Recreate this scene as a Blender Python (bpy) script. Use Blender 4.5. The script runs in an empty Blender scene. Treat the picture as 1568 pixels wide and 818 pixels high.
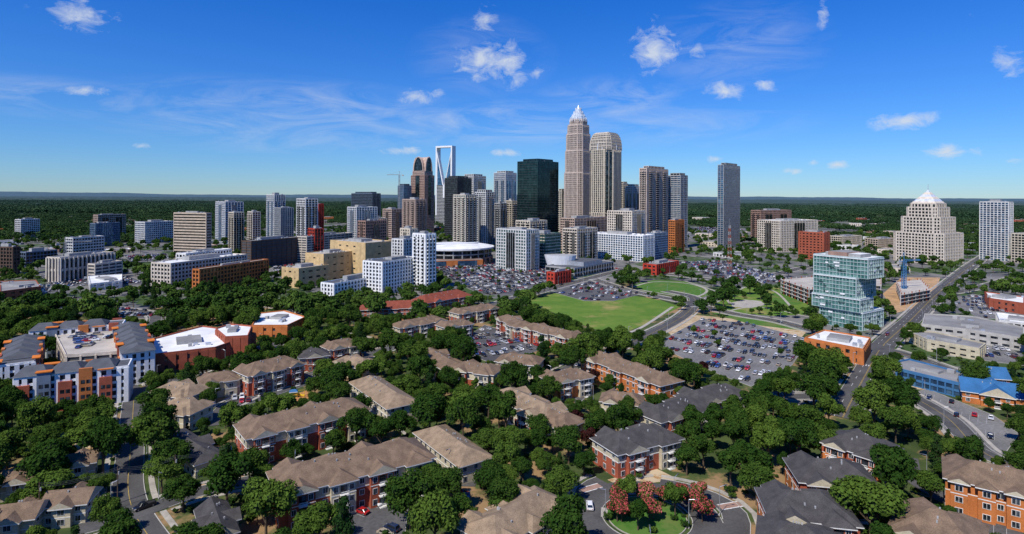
import bpy, math, random
import numpy as np
from mathutils import Matrix, Vector
random.seed(7); rng=np.random.default_rng(7); np.random.seed(7)
S=bpy.context.scene
COL=S.collection
# ------------------------------------------------------------------ survey helpers
F=900.0; CH=90.0; CX=784.0; HY=299.0; TH=8/1568.0
def ray(x,y):
    dx=x-CX; dy=y-HY; c=math.cos(TH); s=math.sin(TH)
    return (dx*c+dy*s)/F, (-dx*s+dy*c)/F
def P(x,y,z=0.0):
    a,b=ray(x,y); D=(CH-z)/b
    return np.array([a*D,D])
def ZA(x,y,D):
    return CH-ray(x,y)[1]*D
def PX(x,D):
    return (x-CX)/F*D
# ------------------------------------------------------------------ materials
MATS={}
def nodes(name):
    m=bpy.data.materials.new(name); m.use_nodes=True
    nt=m.node_tree; b=nt.nodes['Principled BSDF']
    return m,nt,b
def M(name,col,rough=.85,metal=0,var=.18,scale=.25,var2=.12,scale2=2.5,bump=0,spec=.3):
    m,nt,b=nodes(name)
    b.inputs['Roughness'].default_value=rough; b.inputs['Metallic'].default_value=metal
    b.inputs['Specular IOR Level'].default_value=spec
    if var>0:
        g=nt.nodes.new('ShaderNodeNewGeometry')
        def nz(sc,v,det=3):
            n=nt.nodes.new('ShaderNodeTexNoise'); n.inputs['Scale'].default_value=sc; n.inputs['Detail'].default_value=det
            nt.links.new(g.outputs['Position'],n.inputs['Vector'])
            r=nt.nodes.new('ShaderNodeMapRange'); r.inputs[1].default_value=.3; r.inputs[2].default_value=.7
            r.inputs[3].default_value=1-v; r.inputs[4].default_value=1+v
            nt.links.new(n.outputs['Fac'],r.inputs[0]); return r.outputs[0],n
        a,_=nz(scale,var); c,n2=nz(scale2,var2,2)
        mu=nt.nodes.new('ShaderNodeMath'); mu.operation='MULTIPLY'
        nt.links.new(a,mu.inputs[0]); nt.links.new(c,mu.inputs[1])
        vm=nt.nodes.new('ShaderNodeVectorMath'); vm.operation='SCALE'
        vm.inputs[0].default_value=col[:3]; nt.links.new(mu.outputs[0],vm.inputs['Scale'])
        nt.links.new(vm.outputs[0],b.inputs['Base Color'])
        if bump:
            bp=nt.nodes.new('ShaderNodeBump'); bp.inputs['Strength'].default_value=bump; bp.inputs['Distance'].default_value=.2
            nt.links.new(n2.outputs['Fac'],bp.inputs['Height']); nt.links.new(bp.outputs[0],b.inputs['Normal'])
    else:
        b.inputs['Base Color'].default_value=(*col,1)
    MATS[name]=m; return m
def MG(name,c1,c2,rough=.08,metal=.6,cell=(3.1,3.1,3.7)):
    m,nt,b=nodes(name)
    g=nt.nodes.new('ShaderNodeNewGeometry')
    sn=nt.nodes.new('ShaderNodeVectorMath'); sn.operation='SNAP'; sn.inputs[1].default_value=cell
    nt.links.new(g.outputs['Position'],sn.inputs[0])
    w=nt.nodes.new('ShaderNodeTexWhiteNoise'); nt.links.new(sn.outputs[0],w.inputs['Vector'])
    mx=nt.nodes.new('ShaderNodeMix'); mx.data_type='RGBA'
    mx.inputs[6].default_value=(*c1,1); mx.inputs[7].default_value=(*c2,1)
    p=nt.nodes.new('ShaderNodeMath'); p.operation='POWER'; p.inputs[1].default_value=2.0
    nt.links.new(w.outputs['Value'],p.inputs[0]); nt.links.new(p.outputs[0],mx.inputs[0])
    nt.links.new(mx.outputs[2],b.inputs['Base Color'])
    b.inputs['Roughness'].default_value=rough; b.inputs['Metallic'].default_value=metal
    MATS[name]=m
def MIX2(name,c1,c2,c3,sc1,sc2,rough=.95,bump=0,lo=.42,hi=.58,lo2=.5,hi2=.62,haze=None):
    m,nt,b=nodes(name); g=nt.nodes.new('ShaderNodeNewGeometry')
    def nz(sc,lo,hi):
        n=nt.nodes.new('ShaderNodeTexNoise'); n.inputs['Scale'].default_value=sc; n.inputs['Detail'].default_value=5; n.inputs['Roughness'].default_value=.65
        nt.links.new(g.outputs['Position'],n.inputs['Vector'])
        r=nt.nodes.new('ShaderNodeMapRange'); r.inputs[1].default_value=lo; r.inputs[2].default_value=hi
        nt.links.new(n.outputs['Fac'],r.inputs[0]); return r.outputs[0]
    a=nz(sc1,lo,hi); c=nz(sc2,lo2,hi2)
    m1=nt.nodes.new('ShaderNodeMix'); m1.data_type='RGBA'; m1.inputs[6].default_value=(*c1,1); m1.inputs[7].default_value=(*c2,1); nt.links.new(a,m1.inputs[0])
    m2=nt.nodes.new('ShaderNodeMix'); m2.data_type='RGBA'; m2.inputs[7].default_value=(*c3,1); nt.links.new(m1.outputs[2],m2.inputs[6]); nt.links.new(c,m2.inputs[0])
    outc=m2.outputs[2]
    if haze: outc=haze_tint(nt,outc,*haze)
    nt.links.new(outc,b.inputs['Base Color']); b.inputs['Roughness'].default_value=rough; b.inputs['Specular IOR Level'].default_value=.15
    MATS[name]=m
def haze_tint(nt,col,far,d0,d1):
    # aerial haze painted into the base colour, bluer with distance from the origin
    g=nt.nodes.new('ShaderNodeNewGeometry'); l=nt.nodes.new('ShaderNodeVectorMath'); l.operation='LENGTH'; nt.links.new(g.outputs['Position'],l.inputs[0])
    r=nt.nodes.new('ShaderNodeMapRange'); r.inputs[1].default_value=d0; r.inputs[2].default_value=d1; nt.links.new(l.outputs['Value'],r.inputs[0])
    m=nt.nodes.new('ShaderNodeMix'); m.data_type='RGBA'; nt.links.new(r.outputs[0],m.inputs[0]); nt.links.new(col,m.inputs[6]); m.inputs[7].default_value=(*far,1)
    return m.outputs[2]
M('white',(.60,.59,.56)); M('cream',(.56,.49,.38)); M('beige',(.50,.40,.30)); M('tan',(.56,.40,.20)); M('pinkstone',(.47,.35,.28))
M('towerstone',(.54,.44,.37)); M('rose',(.32,.20,.155)); M('brick',(.33,.085,.045),var2=.25,scale2=4); M('orangebrick',(.48,.16,.045),var2=.2,scale2=4); M('redpanel',(.42,.045,.025))
M('darkbrown',(.11,.07,.05)); M('grayc',(.33,.33,.32)); M('concrete',(.42,.40,.36)); M('darkgray',(.07,.075,.08)); M('bluegray',(.14,.18,.24))
M('palestone',(.58,.51,.42)); M('steel',(.6,.62,.64),rough=.35,metal=.6); M('whitepaint',(.78,.78,.76),rough=.6,var=.08)
M('crown',(.75,.77,.78),rough=.3,metal=.3); M('mullion',(.42,.50,.49),rough=.5,var=.08)
MG('gdark',(.012,.018,.022),(.07,.09,.10)); MG('gblack',(.01,.03,.03),(.03,.07,.065),rough=.06,metal=.5,cell=(3,3,3.9)); MG('gblue',(.04,.09,.17),(.12,.25,.38)); MG('ggreen',(.06,.14,.14),(.16,.30,.28))
MG('gteal',(.07,.22,.205),(.27,.47,.43),rough=.15,metal=.45,cell=(2.3,2.3,2.9)); MG('gwin',(.012,.015,.02),(.10,.12,.14),rough=.1,metal=.2,cell=(1.1,1.1,1.5))
M('gray_roof',(.22,.215,.205),var=.25,scale=.08); M('white_roof',(.70,.70,.68),var=.14,scale=.1); M('tan_roof',(.42,.38,.32),var=.2,scale=.1)
M('brown_shingle',(.175,.118,.076),var=.26,scale=.35,var2=.26,scale2=4,bump=.5); M('dark_shingle',(.062,.057,.054),var=.26,scale=.35,var2=.26,scale2=4,bump=.5)
M('light_shingle',(.25,.18,.115),var=.26,scale=.35,var2=.26,scale2=4,bump=.5)
M('red_roof',(.22,.055,.03),var=.2,scale=.4); M('blue_roof',(.035,.13,.28),var=.15,rough=.5); M('slate',(.085,.09,.10),var=.2,scale=.3); M('orange_panel',(.6,.17,.02))
M('blue_panel',(.05,.16,.32)); M('siding',(.50,.44,.31),var2=.15); M('whitetrim',(.72,.71,.67),var=.06)
M('asphalt',(.078,.075,.072),var=.25,scale=.12,var2=.15,scale2=1.5); M('lot_asphalt',(.165,.16,.152),var=.22,scale=.06,var2=.2,scale2=.9); M('sidewalk',(.36,.33,.28)); M('kerb',(.42,.40,.36))
M('lot_dark',(.085,.083,.083),var=.22,scale=.06,var2=.2,scale2=.9)
M('line_white',(.62,.62,.60),var=.3,scale=1.5); M('stall_line',(.36,.36,.35),var=.3,scale=1.5); M('line_yellow',(.42,.29,.06),var=.3,scale=1.5); M('playyellow',(.7,.45,.03),var=0)
M('dirt',(.42,.26,.13),var=.3,scale=.1,var2=.2,scale2=1); M('mulch',(.40,.20,.07),var=.3,scale=.5)
M('rust',(.30,.07,.03)); M('bark',(.10,.07,.045)); M('rubber',(.02,.02,.02),var=0); M('rim',(.4,.4,.42),metal=.7,rough=.4,var=0)
M('headlight',(.8,.8,.78),var=0,rough=.2); M('taillight',(.4,.02,.02),var=0,rough=.3); M('carglass',(.015,.018,.022),var=0,rough=.05,spec=.8)
MIX2('ground',(.04,.062,.02),(.07,.095,.028),(.28,.18,.09),.05,.04,lo2=.51,hi2=.58)
MIX2('urban',(.20,.19,.175),(.11,.11,.11),(.05,.085,.025),.02,.013,lo2=.5,hi2=.56)
MIX2('grass',(.085,.165,.022),(.125,.195,.03),(.34,.25,.10),.05,.03,lo2=.54,hi2=.72)
MIX2('lawn',(.055,.14,.02),(.085,.165,.03),(.12,.16,.04),.2,.05)
MIX2('sand',(.5,.40,.26),(.42,.33,.2),(.35,.2,.08),.1,.3)
MIX2('far_green',(.018,.038,.024),(.038,.066,.038),(.075,.085,.065),.008,.003,lo=.4,hi=.6,lo2=.56,hi2=.66,haze=((.050,.085,.095),3000,13000))  # far ground and canopy: bluish haze painted in, growing with distance
MIX2('hill',(.060,.105,.135),(.063,.108,.138),(.065,.11,.14),.0008,.0005)  # blue of the hills is painted haze, not their own colour
CARC=[('white',(.75,.75,.74)),('silver',(.42,.43,.44)),('black',(.012,.012,.014)),('gray',(.09,.095,.10)),('red',(.38,.015,.015)),('blue',(.03,.07,.22)),('beige',(.35,.30,.22)),('maroon',(.12,.015,.015)),('navy',(.015,.025,.06))]
for n,c in CARC:
    m,nt,b=nodes('car_'+n); b.inputs['Base Color'].default_value=(*c,1); b.inputs['Roughness'].default_value=.25; b.inputs['Coat Weight'].default_value=.6
    MATS['car_'+n]=m
def leafmat(name,lo,hi,trans=.2,haze=None):
    m,nt,b=nodes(name); nt.nodes.remove(b)
    b=nt.nodes.new('ShaderNodeBsdfDiffuse')
    oi=nt.nodes.new('ShaderNodeObjectInfo'); g=nt.nodes.new('ShaderNodeNewGeometry')
    n=nt.nodes.new('ShaderNodeTexNoise'); n.inputs['Scale'].default_value=.45; n.inputs['Detail'].default_value=2
    nt.links.new(g.outputs['Position'],n.inputs['Vector'])
    ad=nt.nodes.new('ShaderNodeMath'); ad.operation='MULTIPLY_ADD'; ad.inputs[1].default_value=1.3; ad.inputs[2].default_value=-.65
    nt.links.new(n.outputs['Fac'],ad.inputs[0])
    pw=nt.nodes.new('ShaderNodeMath'); pw.operation='POWER'; pw.inputs[1].default_value=1.7; nt.links.new(oi.outputs['Random'],pw.inputs[0])
    a2=nt.nodes.new('ShaderNodeMath'); a2.operation='ADD'; a2.use_clamp=True
    nt.links.new(ad.outputs[0],a2.inputs[0]); nt.links.new(pw.outputs[0],a2.inputs[1])
    mx=nt.nodes.new('ShaderNodeMix'); mx.data_type='RGBA'; mx.inputs[6].default_value=(*lo,1); mx.inputs[7].default_value=(*hi,1)
    nt.links.new(a2.outputs[0],mx.inputs[0]); c=mx.outputs[2]
    if haze: c=haze_tint(nt,c,*haze)
    nt.links.new(c,b.inputs['Color'])
    out=nt.nodes['Material Output']
    if trans>0:
        tr=nt.nodes.new('ShaderNodeBsdfTranslucent'); nt.links.new(c,tr.inputs['Color'])
        ms=nt.nodes.new('ShaderNodeMixShader'); ms.inputs[0].default_value=trans
        nt.links.new(b.outputs[0],ms.inputs[1]); nt.links.new(tr.outputs[0],ms.inputs[2]); nt.links.new(ms.outputs[0],out.inputs['Surface'])
    else: nt.links.new(b.outputs[0],out.inputs['Surface'])
    MATS[name]=m
leafmat('leaf',(.026,.062,.011),(.092,.150,.024)); leafmat('leaf_dark',(.018,.045,.012),(.038,.075,.018)); leafmat('leaf_far',(.020,.048,.017),(.050,.088,.029),0,haze=((.048,.085,.080),1700,9500)); leafmat('leaf_mid',(.024,.057,.011),(.078,.13,.024),0)  # leaf_far has distance haze painted into its colour
leafmat('leaf_plum',(.035,.012,.012),(.06,.02,.018)); leafmat('blossom',(.45,.08,.08),(.55,.15,.14))
M('leaf_shade_core',(.010,.023,.006),var=0)  # near-black green paints the shade inside crowns; cores also block see-through
# ------------------------------------------------------------------ mesh builder
class MB:
    def __init__(s): s.v=[];s.f=[];s.m=[];s.names=[];s.c=np.array([0.,0.]);s.u=np.array([1.,0.]);s.n=np.array([0.,1.])
    def frame(s,c,u): s.c=np.array(c,float);u=np.array(u,float);s.u=u/np.hypot(*u);s.n=np.array([-s.u[1],s.u[0]]); return s
    def mi(s,n):
        if n not in s.names: s.names.append(n)
        return s.names.index(n)
    def W(s,a,b,z): p=s.c+s.u*a+s.n*b; return (float(p[0]),float(p[1]),float(z))
    def face(s,pts,mat):
        i=len(s.v); s.v+= [tuple(map(float,p)) for p in pts]; s.f.append(tuple(range(i,i+len(pts)))); s.m.append(s.mi(mat))
    def box(s,a0,a1,b0,b1,z0,z1,mat,top=None):
        if a0>a1:a0,a1=a1,a0
        if b0>b1:b0,b1=b1,b0
        i=len(s.v)
        for z in (z0,z1):
            s.v+=[s.W(a0,b0,z),s.W(a1,b0,z),s.W(a1,b1,z),s.W(a0,b1,z)]
        m=s.mi(mat); t=s.mi(top) if top else m
        s.f+=[(i,i+3,i+2,i+1),(i+4,i+5,i+6,i+7),(i,i+1,i+5,i+4),(i+1,i+2,i+6,i+5),(i+2,i+3,i+7,i+6),(i+3,i,i+4,i+7)]
        s.m+=[m,t,m,m,m,m]
    def prism(s,poly,z0,z1,mat,top=None,poly2=None):
        n=len(poly); i=len(s.v); p2=poly if poly2 is None else poly2
        s.v+=[(float(p[0]),float(p[1]),float(z0)) for p in poly]+[(float(p[0]),float(p[1]),float(z1)) for p in p2]
        m=s.mi(mat); t=s.mi(top) if top else m
        s.f.append(tuple(i+k for k in range(n-1,-1,-1))); s.m.append(m)
        s.f.append(tuple(i+n+k for k in range(n))); s.m.append(t)
        for k in range(n):
            s.f.append((i+k,i+(k+1)%n,i+n+(k+1)%n,i+n+k)); s.m.append(m)
    def slab(s,pts,b0,b1,mat):
        n=len(pts); A=[s.W(a,b0,z) for a,z in pts];B=[s.W(a,b1,z) for a,z in pts]
        s.face(A,mat); s.face(B[::-1],mat)
        for k in range(n): s.face([A[k],B[k],B[(k+1)%n],A[(k+1)%n]],mat)
    def beam(s,p,q,r,mat):
        p=Vector(p);q=Vector(q);d=(q-p).normalized();a=d.orthogonal().normalized();b=d.cross(a);i=len(s.v)
        for c in (p,q):
            for x,y in((1,1),(-1,1),(-1,-1),(1,-1)): s.v.append(tuple(c+a*x*r+b*y*r))
        m=s.mi(mat)
        for k in range(4): s.f.append((i+k,i+(k+1)%4,i+4+(k+1)%4,i+4+k)); s.m.append(m)
        s.f+=[(i,i+1,i+2,i+3),(i+7,i+6,i+5,i+4)]; s.m+=[m,m]
    def cyl(s,c,r0,r1,z0,z1,n,mat):
        a=[(c[0]+r0*math.cos(t*2*math.pi/n),c[1]+r0*math.sin(t*2*math.pi/n)) for t in range(n)]
        b=[(c[0]+r1*math.cos(t*2*math.pi/n),c[1]+r1*math.sin(t*2*math.pi/n)) for t in range(n)]
        s.prism(a,z0,z1,mat,poly2=b)
    def mesh(s,name):
        me=bpy.data.meshes.new(name); me.from_pydata(s.v,[],s.f)
        for n in s.names: me.materials.append(MATS[n])
        me.polygons.foreach_set('material_index',s.m); me.update(); return me
    def obj(s,name):
        o=bpy.data.objects.new(name,s.mesh(name)); COL.objects.link(o); return o
def area(p): p=np.array(p); return .5*np.sum(p[:,0]*np.roll(p[:,1],-1)-np.roll(p[:,0],-1)*p[:,1])
def ccw(p): p=[np.array(q,float) for q in p]; return p if area(p)>0 else p[::-1]
def offset(poly,d):
    n=len(poly); out=[]
    for i in range(n):
        p0=poly[i-1];p1=poly[i];p2=poly[(i+1)%n]
        e1=(p1-p0)/np.hypot(*(p1-p0)); e2=(p2-p1)/np.hypot(*(p2-p1))
        n1=np.array([e1[1],-e1[0]]);n2=np.array([e2[1],-e2[0]])
        den=1+n1@n2
        out.append(p1+(n1+n2)*d/max(den,.3))
    return out
def scalep(poly,s):
    c=sum(poly)/len(poly); return [c+(p-c)*s for p in poly]
# ------------------------------------------------------------------ occupancy
GX0,GX1,GY0,GY1,CS=-1100,1100,90,1500,2.0
NX=int((GX1-GX0)/CS);NY=int((GY1-GY0)/CS)
OCC=np.zeros((NX,NY),bool); VIS=np.zeros((NX,NY),bool); BLD=np.zeros((NX,NY),bool)
def raster(poly,margin,*grids,closed=True):
    poly=np.array(poly); lo=poly.min(0)-margin; hi=poly.max(0)+margin
    i0=max(int((lo[0]-GX0)/CS),0);i1=min(int((hi[0]-GX0)/CS)+1,NX);j0=max(int((lo[1]-GY0)/CS),0);j1=min(int((hi[1]-GY0)/CS)+1,NY)
    if i1<=i0 or j1<=j0: return
    X,Y=np.meshgrid(GX0+(np.arange(i0,i1)+.5)*CS,GY0+(np.arange(j0,j1)+.5)*CS,indexing='ij')
    ins=np.zeros(X.shape,bool); n=len(poly); dmin=np.full(X.shape,1e9)
    for k in range(n if closed else n-1):
        a=poly[k];b=poly[(k+1)%n]
        if closed:
            c=((a[1]>Y)!=(b[1]>Y)); 
            with np.errstate(all='ignore'): xi=(b[0]-a[0])*(Y-a[1])/(b[1]-a[1]+1e-12)+a[0]
            ins^=(c&(X<xi))
        d=b-a;L=d@d+1e-9
        t=np.clip(((X-a[0])*d[0]+(Y-a[1])*d[1])/L,0,1)
        dmin=np.minimum(dmin,np.hypot(X-a[0]-t*d[0],Y-a[1]-t*d[1]))
    msk=ins|(dmin<margin)
    for g in grids: g[i0:i1,j0:j1]|=msk
def at(g,x,y):
    i=int((x-GX0)/CS);j=int((y-GY0)/CS)
    return g[i,j] if 0<=i<NX and 0<=j<NY else False
def inpoly(x,y,poly):
    r=False;n=len(poly)
    for k in range(n):
        a=poly[k];b=poly[(k+1)%n]
        if (a[1]>y)!=(b[1]>y) and x<(b[0]-a[0])*(y-a[1])/(b[1]-a[1])+a[0]: r=not r
    return r
def keepview(poly,z):
    s=CH/(CH-z); raster([np.array(q)*s for q in poly],0,VIS)
# ------------------------------------------------------------------ facades
def clad(mb,poly,z0,z1,fh=3.8,bay=4.0,pw=.9,sp=1.2,wall='cream',glass='gdark',proud=.3,spwall=None,roof='gray_roof',parapet=1.0,ins=.35):
    core=offset(poly,-ins); mb.prism(core,z0,z1-.05,glass)
    nf=max(1,round((z1-z0)/fh)); h=(z1-z0)/nf
    if sp>0:
        for k in range(nf+1):
            a=z0+k*h-(sp/2 if k>0 else 0); b=min(z0+k*h+sp/2,z1)
            if b-a>.05: mb.prism(poly,a,b,spwall or wall)
    n=len(poly)
    for k in range(n):
        a=poly[k];b=poly[(k+1)%n];L=np.hypot(*(b-a))
        if L<.8: continue
        mb.frame(a,b-a); nb=max(1,round(L/bay))
        if pw>0:
            for j in range(nb+1):
                c=j*L/nb; c=min(max(c,pw/2+.01),L-pw/2-.01)
                mb.box(c-pw/2,c+pw/2,-proud,.5,z0,z1-.03,wall)
        if parapet>0: mb.box(.02,L-.02,0.0,.45,z1+.003,z1+parapet,wall)
    mb.prism(offset(poly,-.47),z1-.02,z1+.25,roof)
def mech(mb,poly,z,seed,n=2,hmax=4.5,mat='grayc'):
    r=random.Random(seed); c=sum(poly)/len(poly); e=poly[1]-poly[0]; f=poly[-1]-poly[0]
    L=np.hypot(*e);Wd=np.hypot(*f)
    mb.frame(c,e)
    if Wd>7 and L>7:
        a=r.uniform(-.12,.12)*L;mb.box(a-L*.2,a+L*.2,-Wd*.18,Wd*.18,z+.2,z+r.uniform(.5,1)*hmax,mat,'gray_roof')
        for k in range(n+int(L*Wd/250)):
            x=r.uniform(-.42,.42)*L; y=r.choice([-1,1])*r.uniform(.26,.42)*Wd; s=r.uniform(.7,1.6)
            mb.box(x-s,x+s,y-s*.7,y+s*.7,z+.2,z+r.uniform(1.2,2.2),'steel' if k%2 else 'grayc')
def cpoly(xl,xc,xr,D,rot=42):
    r=math.radians(rot); u=np.array([-math.cos(r),math.sin(r)]); v=np.array([math.sin(r),math.cos(r)])
    C=np.array([PX(xc,D),D])
    tl=(xl-CX)/F; tr=(xr-CX)/F
    dl=u[0]-tl*u[1]; dr=v[0]-tr*v[1]
    a=(tl*D-C[0])/dl if dl<-.12 else 45
    b=(tr*D-C[0])/dr if dr>.12 else 45
    a=min(max(a,8),95); b=min(max(b,8),95)
    return [C,C+v*b,C+v*b+u*a,C+u*a]
SEED=[0]
def tower(name,xl,xc,xr,D,yt,rot=42,mechs=True,**k):
    poly=cpoly(xl,xc,xr,D,rot); z1=ZA(xc,yt,D)-1
    SEED[0]+=1; rs=random.Random(SEED[0]*17)
    if D>740 and k.get('pw',.9)>.7: k['pw']=k.get('pw',.9)*.78; k['sp']=k.get('sp',1.2)*.82
    mb=MB(); clad(mb,poly,0,z1,**k)
    if mechs: mech(mb,poly,z1,SEED[0])
    wl=k.get('wall','cream')
    if z1>45 and k.get('bay',4)<8 and 'glass' not in name:
        style=SEED[0]%3
        for e in range(4):
            a=poly[e];b=poly[(e+1)%4];L=np.hypot(*(b-a)); mb.frame(a,b-a)
            if L<12: continue
            gl='gblue' if k.get('glass')=='gblue' else 'gdark'
            if style==0:
                x0,x1=L*.36,L*.64; mb.box(x0,x1,-.55,-.02,z1*.06,z1*.93,gl)
                q=x0
                while q<=x1+.1: mb.box(q-.12,q+.12,-.75,-.56,z1*.06,z1*.93,wl); q+=(x1-x0)/4
            elif style==1:
                for f0 in(.16,.64): mb.box(L*f0,L*(f0+.2),-.5,-.02,z1*.05,z1*.88,gl); mb.box(L*(f0+.1)-.2,L*(f0+.1)+.2,-.7,-.51,z1*.05,z1*.88,wl)
            else:
                nf=int(z1/3.4)
                for f0 in(.12,.42,.74):
                    mb.box(L*f0,L*(f0+.13),-.45,-.02,3,z1*.95,gl)
                    for q in range(1,nf,1): mb.box(L*f0-.2,L*(f0+.13)+.2,-1.7,-.46,q*3.4,q*3.4+.9,wl)
    if z1>90 and mechs:
        sp=scalep(poly,.72); clad(mb,sp,z1+.26,z1+4.2,fh=4,bay=5,pw=.8,sp=.8,wall=wl,glass='gdark',parapet=.5)
    raster(poly,3,OCC,BLD)
    if D<720: keepview(poly,min(z1*.35,5))
    return mb.obj(name),poly,z1
def roofb(pts,h,extra=True,**k):
    poly=ccw([P(x,y,h) for x,y in pts]); mb=MB(); clad(mb,poly,0,h,**k); SEED[0]+=1
    if extra: mech(mb,poly,h,SEED[0],hmax=2.5)
    raster(poly,3,OCC,BLD); keepview(poly,2.5); keepview(poly,h); return mb,poly
# ------------------------------------------------------------------ world + sun + camera
w=bpy.data.worlds.new('World'); S.world=w; w.use_nodes=True; nt=w.node_tree
try: w.cycles.sampling_method='MANUAL'; w.cycles.sample_map_resolution=512
except Exception: pass
bg=nt.nodes['Background']; bg.inputs['Strength'].default_value=.1
sky=nt.nodes.new('ShaderNodeTexSky'); sky.sky_type='NISHITA'; sky.sun_disc=False
SE=math.radians(52); saz=math.atan2(-.62,-.78)
sky.sun_elevation=SE; sky.sun_rotation=saz; sky.altitude=200; sky.air_density=1.0; sky.dust_density=.1; sky.ozone_density=2.5
def mth(op,a,b=None,c=None,clamp=False):
    n=nt.nodes.new('ShaderNodeMath'); n.operation=op; n.use_clamp=clamp
    for i,x in enumerate((a,b,c)):
        if x is None: continue
        if isinstance(x,(int,float)): n.inputs[i].default_value=x
        else: nt.links.new(x,n.inputs[i])
    return n.outputs[0]
tc=nt.nodes.new('ShaderNodeTexCoord'); sx=nt.nodes.new('ShaderNodeSeparateXYZ'); nt.links.new(tc.outputs['Generated'],sx.inputs[0])
az=mth('ARCTAN2',sx.outputs[0],sx.outputs[1]); el=mth('ARCSINE',sx.outputs[2])
cv=nt.nodes.new('ShaderNodeCombineXYZ'); nt.links.new(az,cv.inputs[0]); nt.links.new(el,cv.inputs[1])
def cloudlayer(lst):
    acc=None
    for (x,y,sw,sh,st) in lst:
        a,b=ray(x,y); A=math.atan2(a,1); E=math.atan2(-b,math.hypot(1,a))
        kx=1/(sw/F*math.cos(A)**2); ky=1/(sh/F*math.cos(A))
        v=nt.nodes.new('ShaderNodeVectorMath'); v.operation='MULTIPLY_ADD'; nt.links.new(cv.outputs[0],v.inputs[0]); v.inputs[1].default_value=(kx,ky,0); v.inputs[2].default_value=(-A*kx,-E*ky,0)
        l=nt.nodes.new('ShaderNodeVectorMath'); l.operation='LENGTH'; nt.links.new(v.outputs[0],l.inputs[0])
        f=mth('MULTIPLY_ADD',l.outputs['Value'],-st,st)
        acc=mth('MAXIMUM',f,0.0 if acc is None else acc)
    return acc
def wnoise(sxs,sz,scale,det=6,rough=.6,dist=0):
    v=nt.nodes.new('ShaderNodeVectorMath'); v.operation='MULTIPLY'; nt.links.new(cv.outputs[0],v.inputs[0]); v.inputs[1].default_value=(sxs,sz,0)
    n=nt.nodes.new('ShaderNodeTexNoise'); n.inputs['Scale'].default_value=scale; n.inputs['Detail'].default_value=det; n.inputs['Roughness'].default_value=rough; n.inputs['Distortion'].default_value=dist
    nt.links.new(v.outputs[0],n.inputs['Vector']); return n.outputs['Fac']
puffs=[(122,22,84,36,1.1),(735,94,70,46,1.05),(775,98,54,54,1.1),(745,35,36,32,.85),(1003,74,56,56,1.15),(1068,75,34,22,.8),(1110,140,66,22,1.05),(1172,129,34,16,1.05),(640,147,48,22,.95),(672,145,26,18,.85),(822,112,20,14,.9),
 (1385,185,76,22,1.1),(1455,233,68,17,1.1),(1550,95,60,40,.75),(130,138,64,16,.95),(612,231,46,11,1.1),(774,234,38,10,1.1),(1095,244,28,9,1.1),(1245,250,18,8,1),(1282,252,28,10,1.1),(1212,262,20,7,.9),(1262,20,22,30,.85),(215,224,32,9,.85),(1500,12,40,24,.55),(1560,245,30,8,.9)]
f1=cloudlayer(puffs); n1=wnoise(1,1.5,28,8,.66,.5)
d1=mth('MULTIPLY_ADD',f1,.66,mth('MULTIPLY_ADD',n1,1.6,-1.06))
mk=mth('MULTIPLY',mth('MULTIPLY',d1,1.8,clamp=True),mth('MULTIPLY',f1,3.0,clamp=True))
cirr=[(470,180,340,64,1),(790,190,200,42,1.1),(100,150,250,36,.7),(740,90,120,70,.45),(940,155,140,44,.8),(1120,75,160,80,.55),(1010,190,250,44,.5)]
f2=cloudlayer(cirr); n2=wnoise(1.0,4.0,6,8,.66,1.2)
d2=mth('MULTIPLY',mth('MULTIPLY',mth('MULTIPLY_ADD',n2,3.2,-1.30,clamp=True),mth('MULTIPLY',f2,1.8,clamp=True)),.40)
cm=mth('MAXIMUM',mth('MULTIPLY',mk,.85),d2)
ef=mth('POWER',mth('MULTIPLY',el,2.5,clamp=True),.62)
tn=nt.nodes.new('ShaderNodeMix'); tn.data_type='RGBA'; nt.links.new(ef,tn.inputs[0]); tn.inputs[6].default_value=(.52,.76,1.10,1); tn.inputs[7].default_value=(.05,.58,1.50,1)
tint=nt.nodes.new('ShaderNodeMix'); tint.data_type='RGBA'; tint.blend_type='MULTIPLY'; tint.inputs[0].default_value=1; nt.links.new(sky.outputs[0],tint.inputs[6]); nt.links.new(tn.outputs[2],tint.inputs[7])
mx=nt.nodes.new('ShaderNodeMix'); mx.data_type='RGBA'; nt.links.new(cm,mx.inputs[0]); nt.links.new(tint.outputs[2],mx.inputs[6]); mx.inputs[7].default_value=(6.6,7.2,8.0,1)
nt.links.new(mx.outputs[2],bg.inputs['Color'])
sl=bpy.data.lights.new('sun','SUN'); sl.energy=5.0; sl.angle=math.radians(.5); sl.color=(1,.95,.87)
so=bpy.data.objects.new('sun',sl); COL.objects.link(so)
dv=Vector((math.sin(saz)*math.cos(SE),math.cos(saz)*math.cos(SE),math.sin(SE)))
so.rotation_euler=dv.to_track_quat('Z','Y').to_euler(); so.location=(-200,-100,400)
cd=bpy.data.cameras.new('camera'); co=bpy.data.objects.new('camera',cd); COL.objects.link(co); S.camera=co
cd.sensor_width=36; cd.lens=F/1568*36; cd.shift_y=-(409-HY)/1568; cd.clip_start=1; cd.clip_end=60000
co.matrix_world=Matrix.Translation((0,0,CH))@Matrix.Rotation(math.pi/2,4,'X')@Matrix.Rotation(TH,4,'Z')
try:
    S.view_settings.view_transform='Standard'; S.view_settings.look='None'; S.view_settings.exposure=0
except Exception as e: print(e)
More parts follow.
